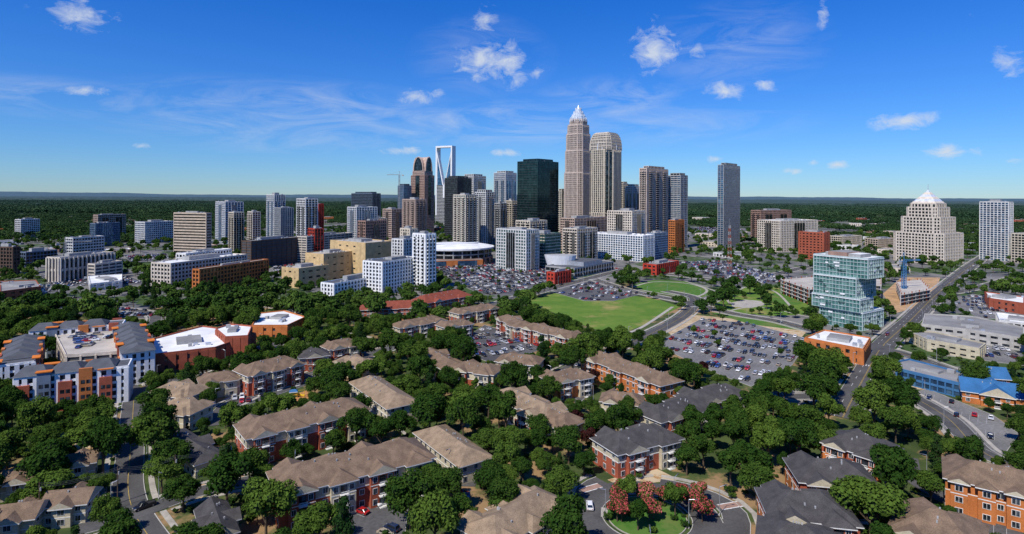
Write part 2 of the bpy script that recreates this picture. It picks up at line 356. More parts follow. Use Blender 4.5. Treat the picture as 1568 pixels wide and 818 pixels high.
# ------------------------------------------------------------------ ground
def sheet(name,poly,z,mat):
    poly=ccw(poly); mb=MB(); mb.face([(p[0],p[1],z) for p in poly],mat); return mb.obj(name)
mb=MB(); mb.face([(-40000,-2000,0),(40000,-2000,0),(40000,40000,0),(-40000,40000,0)],'ground'); mb.obj('ground')
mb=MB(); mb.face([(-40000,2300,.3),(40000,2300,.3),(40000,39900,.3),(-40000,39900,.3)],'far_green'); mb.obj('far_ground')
URB=[P(-60,350),P(-90,392),P(-90,470),P(160,484),P(250,470),P(330,452),P(470,470),P(600,478),P(760,462),P(960,430),P(1100,470),P(1260,520),P(1330,545),P(1345,570),P(1700,640),P(1800,480),P(1568,345),P(1300,330),P(800,326),P(400,326)]
sheet('city_pavement',URB,.02,'urban')
def area_px(name,pts,z,mat,margin=1.5,vis=True,occ=True):
    poly=[P(x,y) for x,y in pts]; sheet(name,poly,z,mat)
    if occ: raster(poly,margin,OCC)
    if vis: raster(poly,0.5,VIS)
    return poly
area_px('grass_field',[(806,462),(850,449),(905,462),(965,452),(1012,460),(1042,470),(985,498),(948,513),(905,503),(880,492)],.05,'grass')
area_px('park_lawn',[(968,436),(1000,429),(1050,431),(1083,440),(1088,452),(1065,458),(1020,450),(985,446)],.05,'lawn')
area_px('park_lawn',[(1090,466),(1095,446),(1150,436),(1190,440),(1240,462),(1242,482),(1180,484),(1110,478)],.05,'grass',vis=False,occ=False)
area_px('park_plaza',[(1118,464),(1140,459),(1165,461),(1172,467),(1150,472),(1122,470)],.08,'sidewalk',margin=.5)
area_px('park_lawn',[(1180,450),(1200,446),(1230,455),(1236,464),(1200,470),(1184,462)],.08,'lawn')
area_px('construction_ground',[(1195,428),(1300,420),(1340,440),(1300,455),(1225,450)],.05,'dirt')
area_px('construction_ground',[(1352,450),(1380,425),(1440,425),(1425,465),(1370,480)],.05,'dirt')
area_px('playground_surface',[(425,612),(470,598),(490,603),(445,622)],.05,'mulch')
area_px('bare_earth',[(1010,500),(1060,482),(1160,492),(1235,508),(1228,516),(1150,502),(1075,492),(1030,515)],.04,'sand',margin=.5)
area_px('grass_verge',[(1085,478),(1160,486),(1235,500),(1225,506),(1150,497)],.06,'lawn',margin=.5)
for pts in ([(110,668),(190,662),(185,700),(120,705)],[(340,700),(380,705),(370,745),(330,740)],[(285,735),(330,745),(300,770)],[(620,668),(648,700),(640,725)],[(930,735),(1000,715),(1040,735),(950,745)],[(1385,560),(1420,598),(1370,592)]):
    area_px('bare_earth',pts,.045,'sand',vis=False,occ=False)
def smooth(pts,step=4):
    pts=[np.array(p,float) for p in pts]; out=[]
    for i in range(len(pts)-1):
        p0=pts[max(i-1,0)];p1=pts[i];p2=pts[i+1];p3=pts[min(i+2,len(pts)-1)]
        n=max(2,int(np.hypot(*(p2-p1))/step))
        for k in range(n):
            t=k/n; out.append(.5*((2*p1)+(-p0+p2)*t+(2*p0-5*p1+4*p2-p3)*t*t+(-p0+3*p1-3*p2+p3)*t**3))
    out.append(pts[-1]); return np.array(out)
def path(px,wd=2.2):
    p=smooth([P(x,y) for x,y in px],3);T=np.gradient(p,axis=0);T/=np.hypot(T[:,0],T[:,1])[:,None];N=np.stack([-T[:,1],T[:,0]],1);mb=MB()
    for i in range(len(p)-1): mb.face([(*(p[i]-N[i]*wd/2),.11),(*(p[i+1]-N[i+1]*wd/2),.11),(*(p[i+1]+N[i+1]*wd/2),.11),(*(p[i]+N[i]*wd/2),.11)],'sidewalk')
    raster(p,1.5,OCC,closed=False); mb.obj('path')
path([(1090,466),(1100,450),(1145,440),(1185,446),(1215,474)]); path([(968,440),(1000,432),(1050,434),(1082,444),(1062,455),(1015,450),(975,443)],2.5); path([(1050,431),(1100,448),(1118,465)]); path([(878,745),(888,775),(884,818),(880,850)]); path([(1030,470),(985,500),(950,514)],2.5)
path([(1110,478),(1160,470),(1240,486)]); path([(930,722),(960,732),(1000,728)],1.6); path([(560,640),(600,650),(650,690)],1.4); path([(860,640),(905,665),(925,700)],1.5)
# ------------------------------------------------------------------ roads
ROADS=[]
def road(name,px,width,walk=1.6,mark='line_yellow',verge=1.2,vis=True,dbl=False):
    pts=[P(x,y) for x,y in px]
    ROADS.append(dict(name=name,p=smooth(pts),w=width,walk=walk,mark=mark,verge=verge,dbl=dbl))
    raster(ROADS[-1]['p'],width/2+(2.2 if vis else 1.2),OCC,closed=False)
    if vis: raster(ROADS[-1]['p'],max(width/2-2,.9),VIS,closed=False)
road('street',[(206,596),(203,640),(199,700),(196,745),(205,785),(240,840)],8)
road('street',[(120,812),(200,790),(300,755),(375,738),(430,728),(520,716)],6.5,mark=None)
road('street',[(205,600),(160,560),(110,540)],7,vis=False,mark=None)
road('street',[(206,602),(300,570),(360,550),(480,510),(560,520)],7,vis=False,mark=None)
road('street',[(330,652),(345,625),(400,598),(460,580),(560,545),(640,520)],7,mark=None)
road('street',[(640,700),(660,725),(720,740),(700,712),(660,690)],5.5,walk=0,mark=None,vis=False)
road('avenue',[(690,500),(740,475),(785,458),(840,443),(905,426),(960,412)],10,dbl=True)
road('avenue',[(905,426),(960,444),(1050,463),(1120,480),(1190,492),(1250,508),(1330,528),(1400,548),(1500,585)],10,dbl=True)
road('street',[(960,528),(1010,505),(1045,485),(1062,468),(1060,455),(1020,446)],9)
road('street',[(960,528),(905,548),(850,575),(820,590)],7,vis=False)
road('avenue',[(1290,640),(1325,575),(1352,530),(1395,490),(1430,455),(1465,425),(1500,398),(1540,375),(1600,350)],12,mark='line_white',dbl=True)
road('street',[(1345,590),(1390,605),(1450,640),(1500,690),(1568,720),(1640,745)],8)
road('street',[(1340,600),(1290,602),(1215,608),(1190,600)],7,vis=False,mark=None)
road('street',[(870,600),(900,622),(940,628),(990,600),(1030,590)],5.5,walk=0,mark=None,vis=False)
road('avenue',[(600,398),(680,402),(770,397),(860,403),(960,413),(1090,428)],12,vis=True)
road('avenue',[(1085,462),(1140,435),(1190,420),(1260,405),(1370,395)],9,vis=False)
road('street',[(230,470),(330,462),(420,470),(480,480)],7,vis=False,mark=None)
road('street',[(150,470),(230,480),(235,500),(225,530)],7,mark=None)
road('street',[(0,470),(80,462),(160,452),(240,440),(400,420)],8)
road('street',[(1390,700),(1400,735),(1440,760),(1480,790),(1500,840)],6,walk=0,mark=None)
road('street',[(1568,420),(1500,440),(1450,450)],8)
road('street',[(1120,840),(1128,800),(1112,775),(1060,752),(1010,742)],7,mark=None)
road('street',[(890,840),(893,790),(900,752),(925,738)],7,mark=None)
rc=P(990,792)
rp=[rc+16.5*np.array([math.cos(t),math.sin(t)]) for t in np.linspace(0,2*math.pi,40)]
ROADS.append(dict(name='roundabout',p=np.array(rp),w=8,walk=1.6,mark=None,verge=1.2,dbl=False)); raster(rp,5.5,OCC,closed=False); raster(rp,2.5,VIS,closed=False)
def onroad(q,skip,m=0):
    for r in ROADS:
        if r is skip: continue
        if np.min(np.hypot(r['p'][:,0]-q[0],r['p'][:,1]-q[1]))<r['w']/2+m: return True
    return False
for ri,r in enumerate(ROADS):
    p=r['p'];n=len(p);T=np.gradient(p,axis=0);T/=np.maximum(np.hypot(T[:,0],T[:,1]),1e-6)[:,None];N=np.stack([-T[:,1],T[:,0]],1)
    mb=MB();z=.10+.012*(ri%6); hw=r['w']/2
    def strip(a,b,z,mat,rng_=None,ztest=False,side=True):
        for i in range(n-1):
            if rng_ and not rng_(i): continue
            if ztest and (onroad(p[i]+N[i]*(a+b)/2,r,.3) or onroad(p[i+1]+N[i+1]*(a+b)/2,r,.3)): continue
            A=p[i]+N[i]*a;B=p[i]+N[i]*b;C=p[i+1]+N[i+1]*b;D=p[i+1]+N[i+1]*a
            mb.face([(*A,z),(*D,z),(*C,z),(*B,z)] if b>a else [(*A,z),(*B,z),(*C,z),(*D,z)],mat)
            if side:
                for (q0,q1) in ((A,D),(B,C)): mb.face([(*q0,0),(*q1,0),(*q1,z),(*q0,z)],mat)
    strip(-hw,hw,z,'asphalt')
    if r['walk']>0:
        for s in(-1,1):
            strip(s*hw,s*(hw+.2),z+.13,'kerb',ztest=True)
            v=r['verge']; strip(s*(hw+.2+v),s*(hw+.2+v+r['walk']),z+.08,'sidewalk',ztest=True)
    if r['mark']:
        if r['dbl']:
            strip(-.22,-.1,z+.02,'line_yellow',side=False,ztest=True); strip(.1,.22,z+.02,'line_yellow',side=False,ztest=True)
            for s in(-1,1): strip(s*hw*.5-.08,s*hw*.5+.08,z+.02,'line_white',rng_=lambda i:i%3==0,side=False,ztest=True)
        else: strip(-.08,.08,z+.02,r['mark'],side=False,ztest=True)
    mb.obj(r['name'])
mb=MB(); mb.cyl(rc,11,10.8,0,.28,40,'lawn'); mb.obj('roundabout_island')
raster([rc+np.array([-8,-8]),rc+np.array([8,-8]),rc+np.array([8,8]),rc+np.array([-8,8])],3,OCC)
def crosswalk(px,py,ang,L,Wd):
    mb=MB(); mb.frame(P(px,py),(math.cos(ang),math.sin(ang)))
    k=-L/2
    while k<L/2: mb.box(k,k+.45,-Wd/2,Wd/2,.05,.205,'line_white'); k+=1.2
    mb.obj('crosswalk')
crosswalk(1328,560,math.radians(-40),11,2.6); crosswalk(1065,470,.3,8,2.6); crosswalk(908,428,.6,10,3)
def brickwalk(px,py,ang,L,Wd):
    mb=MB(); mb.frame(P(px,py),(math.cos(ang),math.sin(ang))); mb.box(-L/2,L/2,-Wd/2,Wd/2,.05,.19,'rose'); mb.box(-L/2,L/2,-Wd/2-.3,-Wd/2-.003,.05,.2,'line_white'); mb.box(-L/2,L/2,Wd/2+.003,Wd/2+.3,.05,.2,'line_white'); mb.obj('crosswalk')
brickwalk(905,748,0.5,7,2.4); brickwalk(1118,775,.3,7,2.4)
# ------------------------------------------------------------------ cars
def carmesh(kind,col):
    mb=MB(); body='car_'+col
    if kind=='sedan': L,Wd,hb,ht,c0,c1,t0,t1=4.7,1.82,.92,1.44,-1.75,1.15,-1.05,.45
    elif kind=='suv': L,Wd,hb,ht,c0,c1,t0,t1=4.8,1.92,1.08,1.78,-2.2,1.05,-1.95,.45
    else: L,Wd,hb,ht,c0,c1,t0,t1=5.6,1.98,1.08,1.85,-.3,1.5,-.15,.85
    h=L/2
    prof=[(-h,.45),(-h+.05,hb-.1),(-h+.35,hb),(c1,hb),(h-.35,hb-.14),(h-.03,hb-.34),(h,.42),(h-.5,.28),(-h+.5,.28)]
    def ring(y,ins): return [(x*(1-ins*.02),y,z-(ins*.04 if z>.6 else 0)) for x,z in prof]
    ys=[(-Wd/2,1),(-Wd/2+.12,0),(Wd/2-.12,0),(Wd/2,1)]; i0=len(mb.v)
    for y,a in ys: mb.v+=ring(y,a)
    n=len(prof);m=mb.mi(body)
    for k in range(3):
        for j in range(n): mb.f.append((i0+k*n+j,i0+k*n+(j+1)%n,i0+(k+1)*n+(j+1)%n,i0+(k+1)*n+j)); mb.m.append(m)
    mb.f.append(tuple(i0+j for j in range(n-1,-1,-1)));mb.f.append(tuple(i0+3*n+j for j in range(n)));mb.m+=[m,m]
    a,b=Wd/2-.1,Wd/2-.28
    lo=[(c0,-a),(c1,-a),(c1,a),(c0,a)];hi=[(t0,-b),(t1,-b),(t1,b),(t0,b)]
    mb.prism(lo,hb-.03,ht-.06,'carglass',poly2=hi)
    mb.prism([(x*1.02,y*1.03) for x,y in hi],ht-.06,ht,body,poly2=[(x*.93,y*.92) for x,y in hi])
    for s in(-1,1): 
        mb.beam((c1,s*a,hb),(t1,s*b,ht-.04),.05,body); mb.beam((c0,s*a,hb),(t0,s*b,ht-.04),.06,body); mb.beam(((c0+c1)/2,s*a,hb),((t0+t1)/2,s*b,ht-.04),.05,body)
    if kind=='pickup':
        mb.box(-h+.15,c0-.1,-a+.05,a-.05,hb-.02,hb+.02,'rubber'); 
        for s in(-1,1): mb.box(-h+.05,c0,s*(a-.04),s*(a+.04),hb-.1,hb+.12,body)
        mb.box(-h+.02,-h+.12,-a,a,hb-.1,hb+.12,body)
    for sx_ in(-1,1):
        for sy in(-1,1):
            cx=sx_*(h-.9);y0=sy*(Wd/2-.2);y1=sy*(Wd/2+.02)
            for (r,ya,yb,mt) in((.34,y0,y1,'rubber'),(.2,y1-.01*sy,y1+.015*sy,'rim')):
                i=len(mb.v)
                for y in(ya,yb): mb.v+=[(cx+r*math.cos(t*math.pi/5),y,.34+r*math.sin(t*math.pi/5)) for t in range(10)]
                mm=mb.mi(mt)
                for t in range(10): mb.f.append((i+t,i+(t+1)%10,i+10+(t+1)%10,i+10+t));mb.m.append(mm)
                mb.f.append(tuple(range(i+10,i+20)));mb.m.append(mm);mb.f.append(tuple(range(i,i+10)));mb.m.append(mm)
    for s in(-1,1):
        mb.box(h-.12,h+.01,s*.5,s*.8,.58,.74,'headlight'); mb.box(-h-.01,-h+.1,s*.5,s*.82,.66,.82,'taillight')
    return mb.mesh('car_%s_%s'%(kind,col))
CARS=[]
for kind,wt in(('sedan',3),('suv',2),('pickup',1)):
    for (c,_),cw in zip(CARC,(4,5,6,5,2,1.5,1,1,1.5)):
        if kind=='pickup' and c in('beige','maroon','navy'): continue
        CARS.append((carmesh(kind,c),wt*cw))
CM=[c[0] for c in CARS];CW=[c[1] for c in CARS]
def car(x,y,ang,z=.1,name='parked_car'):
    o=bpy.data.objects.new(name,random.choices(CM,CW)[0]); COL.objects.link(o); o.location=(x,y,z); o.rotation_euler=(0,0,ang)
def lot(pts,ang,fill=.8,mat='lot_asphalt',z=.06,trees=0,margin=1.0):
    poly=ccw([P(x,y) for x,y in pts]); raster(poly,margin,OCC); raster(poly,0,VIS)
    mb=MB(); mb.face([(p[0],p[1],z) for p in poly],mat)
    n=len(poly)
    for k in range(n):
        a=poly[k];b=poly[(k+1)%n];mb.frame(a,b-a);mb.box(0,np.hypot(*(b-a)),-.15,.0,0,z+.12,'kerb')
    th=math.radians(ang);U=np.array([math.cos(th),math.sin(th)]);V=np.array([-U[1],U[0]])
    c=sum(poly)/n; mb.frame(c,U); ext=max(np.hypot(*(p-c)) for p in poly); tl=[]
    r=-ext
    while r<ext:
        for k,(off,dr) in enumerate(((2.6,1),(7.8,-1))):
            s=-ext; fl=fill*random.uniform(.75,1.15)
            while s<ext:
                q=c+U*(s+1.35)+V*(r+off)
                corners=[c+U*(s+e)+V*(r+off+f) for e in(0,2.7) for f in(-2.6,2.6)]
                if all(inpoly(t[0],t[1],poly) for t in corners) :
                    mb.box(s-.05,s+.05,r+off-2.4,r+off+2.4,z+.001,z+.012,'stall_line')
                    rnd=random.random()
                    if trees and rnd<trees and k==0: tl.append(q+V*2.6)
                    elif rnd<fl: car(q[0]+random.uniform(-.2,.2),q[1]+random.uniform(-.3,.3),th+math.pi/2+(math.pi if random.random()<.5 else 0)+random.uniform(-.03,.03),z+.01)
                s+=2.7
        r+=18.5
    mb.obj('parking_lot'); return tl
LT=[]
LT+=lot([(1003,527),(1075,488),(1150,496),(1240,520),(1212,560),(1150,592),(1105,575),(1045,548)],-38,.60,trees=.02)
LT+=lot([(663,408),(770,402),(862,412),(838,432),(780,452),(740,452),(690,430)],42,.82,mat='lot_dark',trees=.05)
LT+=lot([(848,448),(905,430),(985,450),(940,461),(895,461)],-28,.45,mat='lot_dark',trees=.03)
LT+=lot([(1035,402),(1110,399),(1215,428),(1180,436),(1090,424)],-28,.75,mat='lot_dark',trees=.06)
LT+=lot([(708,522),(742,498),(800,515),(838,532),(800,545),(752,556),(722,545)],30,.75,mat='lot_dark')
LT+=lot([(405,400),(440,394),(505,404),(478,424),(432,428)],42,.8,mat='lot_dark',trees=.05)
LT+=lot([(1452,462),(1490,450),(1568,470),(1600,490),(1500,488)],-30,.5)
LT+=lot([(1385,606),(1420,596),(1520,636),(1560,665),(1535,700),(1450,662)],-40,.3)
LT+=lot([(535,770),(585,752),(625,775),(618,830),(530,840)],60,.3,mat='lot_dark')
LT+=lot([(345,612),(400,592),(480,572),(470,590),(385,618),(350,626)],25,.6,mat='lot_dark')
LT+=lot([(170,470),(245,478),(250,490),(180,486)],0,.7,mat='lot_dark')
LT+=lot([(838,590),(862,578),(905,600),(890,615)],-35,.6,mat='lot_dark')
LT+=lot([(1500,775),(1568,762),(1640,800),(1568,830),(1490,815)],-40,.5,mat='lot_dark')
LT+=lot([(60,420),(80,440),(230,436),(200,424)],10,.6,mat='lot_dark')
LT+=lot([(1440,520),(1540,530),(1568,548),(1568,560),(1450,545)],-15,.7)
LT+=lot([(0,440),(70,436),(90,446),(10,460)],10,.7,mat='lot_dark')
LT+=lot([(1050,350),(1100,345),(1140,352),(1080,360)],-28,.7,mat='lot_dark')
LT+=lot([(1195,600),(1230,592),(1260,612),(1215,622)],-28,.3)
LT+=lot([(190,392),(255,388),(262,396),(200,402)],10,.7,mat='lot_dark')
LT+=lot([(385,392),(430,384),(448,390),(405,398)],30,.7,mat='lot_dark')
for r in ROADS:
    if r['name']=='roundabout': continue
    p=r['p'];i=3
    while i<len(p)-3:
        if random.random()<.2:
            t=p[i+1]-p[i];t/=np.hypot(*t);nn=np.array([-t[1],t[0]]);s=random.choice((-1,1));q=p[i]-nn*s*r['w']*.25
            car(q[0],q[1],math.atan2(t[1],t[0])+(0 if s>0 else math.pi),.18,'car')
        i+=random.randint(2,6)
q=P(903,778); car(q[0],q[1],1.5,.18,'car')
# ------------------------------------------------------------------ skyline towers
tower('dark_glass_tower',792,823,855,900,246,fh=3.9,bay=3,pw=.25,sp=.35,wall='gblack',glass='gblack',proud=.1,spwall='darkgray')
tower('office_tower',979,990,1023,950,257,fh=3.9,bay=3.4,pw=1.4,sp=1.3,wall='towerstone',glass='gdark')
tower('glass_apartment_tower',1022,1042,1053,1000,268,fh=3.3,bay=6,pw=.6,sp=.8,wall='grayc',glass='gblue',spwall='white')
tower('office_tower',958,968,981,1080,285,fh=3.8,bay=3.4,pw=1.2,sp=1.5,wall='white',glass='gdark')
tower('office_tower',949,954,962,1150,281,wall='cream')
tower('office_block',930,968,989,860,323,fh=3.8,bay=4,pw=1.8,sp=1.7,wall='palestone',glass='gdark')
tower('glass_apartment_tower',1099,1108,1133,1000,252,fh=3.3,bay=4.5,pw=.55,sp=.55,wall='grayc',glass='gblue',spwall='grayc')
tower('glass_office_tower',681,700,722,1150,272,bay=3,pw=.3,sp=.8,wall='darkgray',glass='gdark')
tower('office_tower',706,725,744,1220,269,fh=4,bay=3.5,pw=.6,sp=1.6,wall='white',glass='gdark')
tower('office_tower',756,774,791,1250,264,fh=3.9,bay=3.5,pw=1.0,sp=.9,wall='white',glass='gblue')
tower('apartment_tower',694,713,730,900,298,fh=3.3,bay=4,pw=1.2,sp=1.1,wall='palestone',glass='ggreen')
tower('apartment_tower',727,744,758,960,294,fh=3.3,bay=4,pw=1.2,sp=1.0,wall='white',glass='gdark')
tower('office_tower',757,766,776,960,311,wall='grayc',sp=1.6,glass='gdark')
tower('office_tower',775,784,792,1020,307,wall='cream',sp=1.4,bay=3)
tower('office_tower',854,860,866,1150,292,wall='cream',sp=1.5)
tower('glass_office_tower',609,618,630,1350,284,wall='bluegray',glass='gblue')
tower('brick_office_tower',616,636,653,1000,305,fh=4,bay=3,pw=1.5,sp=.5,wall='pinkstone',glass='gdark')
tower('office_block',586,600,617,1120,320,wall='pinkstone',sp=1.8)
tower('office_block',560,577,592,1000,334,wall='cream',sp=1.8)
tower('glass_office_tower',538,570,583,1450,296,wall='bluegray',glass='gdark',pw=.3,sp=.5)
tower('apartment_tower',532,546,578,900,317,fh=3.3,bay=5,pw=1.4,sp=1.0,wall='white',glass='gblue')
tower('apartment_tower',454,468,487,800,304,fh=3.2,bay=4.2,pw=1.2,sp=1.2,wall='white',glass='gdark')
tower('brick_apartment_tower',466,488,496,840,312,fh=3.2,bay=4.2,pw=2.2,sp=1.3,wall='redpanel',glass='gdark')
tower('brick_block',472,482,496,770,350,fh=4,wall='redpanel',glass='gdark')
tower('apartment_tower',408,420,437,1000,298,fh=3.3,bay=4,pw=.9,sp=1.1,wall='white',glass='gblue')
tower('glass_apartment_tower',420,430,450,980,318,fh=3.3,bay=4,pw=1.2,sp=1.0,wall='grayc',glass='gblue')
tower('apartment_tower',330,345,373,1050,309,fh=3.3,bay=5,pw=1.0,sp=1.1,wall='white',glass='gblue')
tower('apartment_tower',350,358,374,900,325,fh=3.3,wall='cream',sp=1.3)
tower('apartment_tower',379,387,399,880,324,fh=3.3,wall='palestone',sp=1.3)
tower('office_block',266,316,324,800,326,rot=15,fh=3.9,bay=60,pw=1.0,sp=2.6,wall='beige',glass='gdark')
tower('office_block',143,150,193,1150,329,rot=15,wall='pinkstone',sp=1.6)
tower('glass_office_block',138,146,184,980,342,rot=15,wall='bluegray',glass='gblue',sp=.8,pw=.3)
tower('office_block',207,222,266,1050,340,rot=25,wall='white',glass='gblue',sp=1.6)
tower('office_block',23,32,61,1150,336,rot=15,wall='white',sp=1.7)
tower('office_block',-12,20,28,640,378,rot=10,wall='darkbrown',glass='gdark',bay=4)
tower('glass_office_block',28,40,88,720,386,rot=20,wall='bluegray',glass='gdark',sp=.8,pw=.4)
tower('office_block',100,112,160,800,364,rot=20,wall='white',sp=2)
tower('parking_garage',135,146,188,600,404,rot=15,fh=3.2,bay=8,pw=.7,sp=1.3,wall='palestone',glass='darkgray')
tower('courthouse',72,92,176,590,394,rot=15,fh=14,bay=4.5,pw=1.4,sp=2.5,wall='palestone',glass='gdark',proud=1.2)
tower('office_block',232,262,388,560,403,rot=20,fh=3.8,bay=4,pw=1.3,sp=1.5,wall='palestone',roof='white_roof')
tower('office_block',270,285,355,600,388,rot=20,fh=3.8,bay=4,pw=1.3,sp=1.5,wall='white',roof='white_roof')
tower('brick_office_block',295,306,412,525,412,rot=18,fh=3.8,bay=4,pw=1.1,sp=1.2,wall='orangebrick',glass='gdark',roof='tan_roof')
tower('parking_garage',370,385,483,700,369,rot=25,fh=3.2,bay=8,pw=.6,sp=1.2,wall='darkbrown',glass='darkgray')
tower('parking_garage',455,470,540,760,362,rot=25,fh=3.2,bay=8,pw=.6,sp=1.3,wall='palestone',glass='darkgray')
CT_=dict(glass='gdark',proud=.1,wall='tan',roof='tan_roof')
tower('county_building',432,458,505,560,411,rot=30,fh=6,bay=9,pw=4.6,sp=4.4,**CT_)
tower('county_building',468,496,540,590,389,rot=30,fh=8,bay=9,pw=5.6,sp=6,**CT_)
tower('county_building',506,560,602,610,372,rot=38,fh=8,bay=12,pw=8.5,sp=6.2,**CT_)
tower('brick_office_block',548,560,592,800,338,rot=35,fh=4,wall='rose',sp=2)
tower('apartment_tower',600,618,650,590,366,rot=30,fh=3.1,bay=4.2,pw=1.5,sp=1.1,wall='white',glass='gdark')
tower('apartment_tower',632,652,668,550,358,rot=42,fh=3.1,bay=4.2,pw=2.1,sp=1.2,wall='whitepaint',glass='gdark')
tower('apartment_tower',613,628,640,640,350,rot=42,fh=3.1,bay=4.2,pw=1.8,sp=1.3,wall='cream',glass='gdark')
tower('apartment_block',556,586,641,525,401,rot=30,fh=3.1,bay=4,pw=1.6,sp=1.1,wall='whitepaint',glass='gdark',roof='slate')
tower('apartment_block',492,512,588,500,434,rot=28,fh=3.1,bay=4,pw=1.6,sp=1.1,wall='whitepaint',glass='gdark',roof='slate')
tower('office_block',760,806,826,690,352,rot=42,fh=3.8,bay=4,pw=1.1,sp=1.1,wall='white',glass='ggreen')
tower('glass_office_block',815,835,859,720,358,rot=42,fh=3.8,bay=4,pw=.6,sp=1.0,wall='ggreen',glass='ggreen',spwall='palestone')
tower('office_block',790,812,838,780,338,rot=42,fh=3.8,bay=4,pw=1.4,sp=1.6,wall='cream',glass='gdark')
tower('office_block',858,880,930,900,334,rot=42,fh=3.8,wall='pinkstone',sp=2.0)
tower('office_block',862,884,915,780,350,rot=42,fh=3.8,wall='palestone',sp=1.8)
tower('apartment_block',900,985,1003,800,361,rot=42,fh=3.2,bay=4,pw=1.1,sp=.9,wall='whitepaint',glass='gblue',roof='white_roof')
tower('apartment_block',990,1003,1023,830,357,rot=42,fh=3.2,bay=4,pw=1.5,sp=1.0,wall='bluegray',glass='gblue',roof='white_roof',spwall='whitepaint')
tower('brick_block',985,1006,1040,664,405,rot=42,fh=4,bay=5,pw=1.8,sp=1.8,wall='redpanel',roof='gray_roof')
tower('brick_block',838,850,875,590,417,rot=42,fh=4,bay=5,pw=1.8,sp=1.8,wall='redpanel',roof='gray_roof')
tower('office_block',1160,1195,1308,950,338,rot=62,fh=3.8,bay=4,pw=1.8,sp=1.6,wall='palestone',roof='white_roof')
tower('office_block',1150,1165,1215,1150,322,rot=60,wall='rose',sp=2)
tower('brick_office_block',1223,1262,1271,830,356,rot=50,fh=4,bay=5,pw=3,sp=2.6,wall='brick',roof='rose')
tower('office_block',1024,1034,1048,920,337,wall='orangebrick',sp=2)
tower('glass_apartment_tower',1500,1545,1552,830,309,rot=60,fh=3.2,bay=4.5,pw=1.2,sp=.9,wall='white',glass='gblue',spwall='white')
tower('office_block',1549,1575,1620,800,358,rot=60,wall='cream')
tower('office_block',1270,1290,1320,1050,362,rot=60,wall='cream'); tower('office_block',1325,1345,1372,1000,366,rot=60,wall='beige')
def polyn(c,w,ch,rot):
    h=w/2; pts=[(-h+ch,-h),(h-ch,-h),(h,-h+ch),(h,h-ch),(h-ch,h),(-h+ch,h),(-h,h-ch),(-h,-h+ch)]
    r=math.radians(rot);return [np.array(c)+np.array([x*math.cos(r)-y*math.sin(r),x*math.sin(r)+y*math.cos(r)]) for x,y in pts]
D=1141; c=(PX(885,D),D); mb=MB(); H0=ZA(885,161,D)
lv=[(0,.50,44),(.50,.66,41.5),(.66,.78,39),(.78,.845,35.5),(.845,.885,30)]
for a,b,wd in lv: clad(mb,polyn(c,wd,7,48),a*H0,b*H0,fh=4.0,bay=3.0,pw=1.2,sp=.9,wall='towerstone',glass='gdark',proud=.5,parapet=2)
for k,(zz,wd) in enumerate(((.885,25),(.915,18),(.94,11))):
    ztop=[.915,.94,.965][k]
    mb.prism(polyn(c,wd,wd*.2,48),zz*H0,ztop*H0,'crown')
    for r in range(16):
        t=r*math.pi/8; R=wd*.56
        mb.beam((c[0]+R*math.cos(t),c[1]+R*math.sin(t),(zz-.02)*H0),(c[0]+R*.86*math.cos(t),c[1]+R*.86*math.sin(t),(ztop+.014)*H0),.45,'crown')
mb.cyl(c,3.5,.5,.965*H0,H0,8,'crown')
for r in range(24):
    t=r*math.pi/12; mb.beam((c[0]+17*math.cos(t),c[1]+17*math.sin(t),.875*H0),(c[0]+15.5*math.cos(t),c[1]+15.5*math.sin(t),.907*H0),.45,'crown')
mb.obj('corporate_tower')
D=1030; c=np.array((PX(927,D),D)); mb=MB(); H0=ZA(927,203,D)
for a,b,wdd in((0,.30,48),(.30,.84,47)):
    pp=polyn(c,wdd,11,48); clad(mb,pp,a*H0,b*H0,fh=3.9,bay=3.9,pw=1.5,sp=.7,wall='cream',glass='gdark',proud=.9)
    for e in(1,3,5,7):
        p0=pp[e];p1=pp[(e+1)%8];L=np.hypot(*(p1-p0));mb.frame(p0,p1-p0);mb.box(L*.2,L*.8,-1.3,-.02,a*H0,b*H0*.98,'gdark'); mb.box(L*.48,L*.52,-1.5,-1.31,a*H0,b*H0*.98,'cream')
base=.84*H0; R=H0-base-2; n=7
for k in range(n):
    t0=k/n*math.pi/2*.93
    z0=base+R*math.sin(t0);z1=base+R*math.sin((k+1)/n*math.pi/2*.93)
    clad(mb,polyn(c,45*math.cos(t0*.72),6*math.cos(t0),48),z0,z1,fh=2.6,bay=3.2,pw=.8,sp=.7,wall='palestone',glass='gdark',proud=.4,parapet=1.2,roof='crown')
for q in range(0,8):
    t=q*math.pi/8; pr=None
    for k in range(13):
        a=k/12*math.pi; rr=23.5*math.cos(a); zz=base+(R+1.2)*math.sin(a)
        pt=(c[0]+rr*math.cos(t),c[1]+rr*math.sin(t),zz)
        if pr: mb.beam(pr,pt,.5,'crown')
        pr=pt
mb.obj('rounded_crown_tower')
D=1357; mb=MB(); poly=cpoly(629,650,665,D,42); z=ZA(647,262,D)
clad(mb,poly,0,z*.93,fh=3.9,bay=3.2,pw=1.3,sp=1.5,wall='rose',glass='gdark',spwall='pinkstone')
clad(mb,scalep(poly,.86),z*.93,z,fh=3.9,bay=3.2,pw=1.0,sp=1.3,wall='pinkstone',glass='gdark')
c=sum(poly)/4; zt=ZA(647,240,D); e=poly[1]-poly[0]; mb.frame(c,e); Wd=np.hypot(*(poly[3]-poly[0]))*.43; Ld=np.hypot(*e)*.40
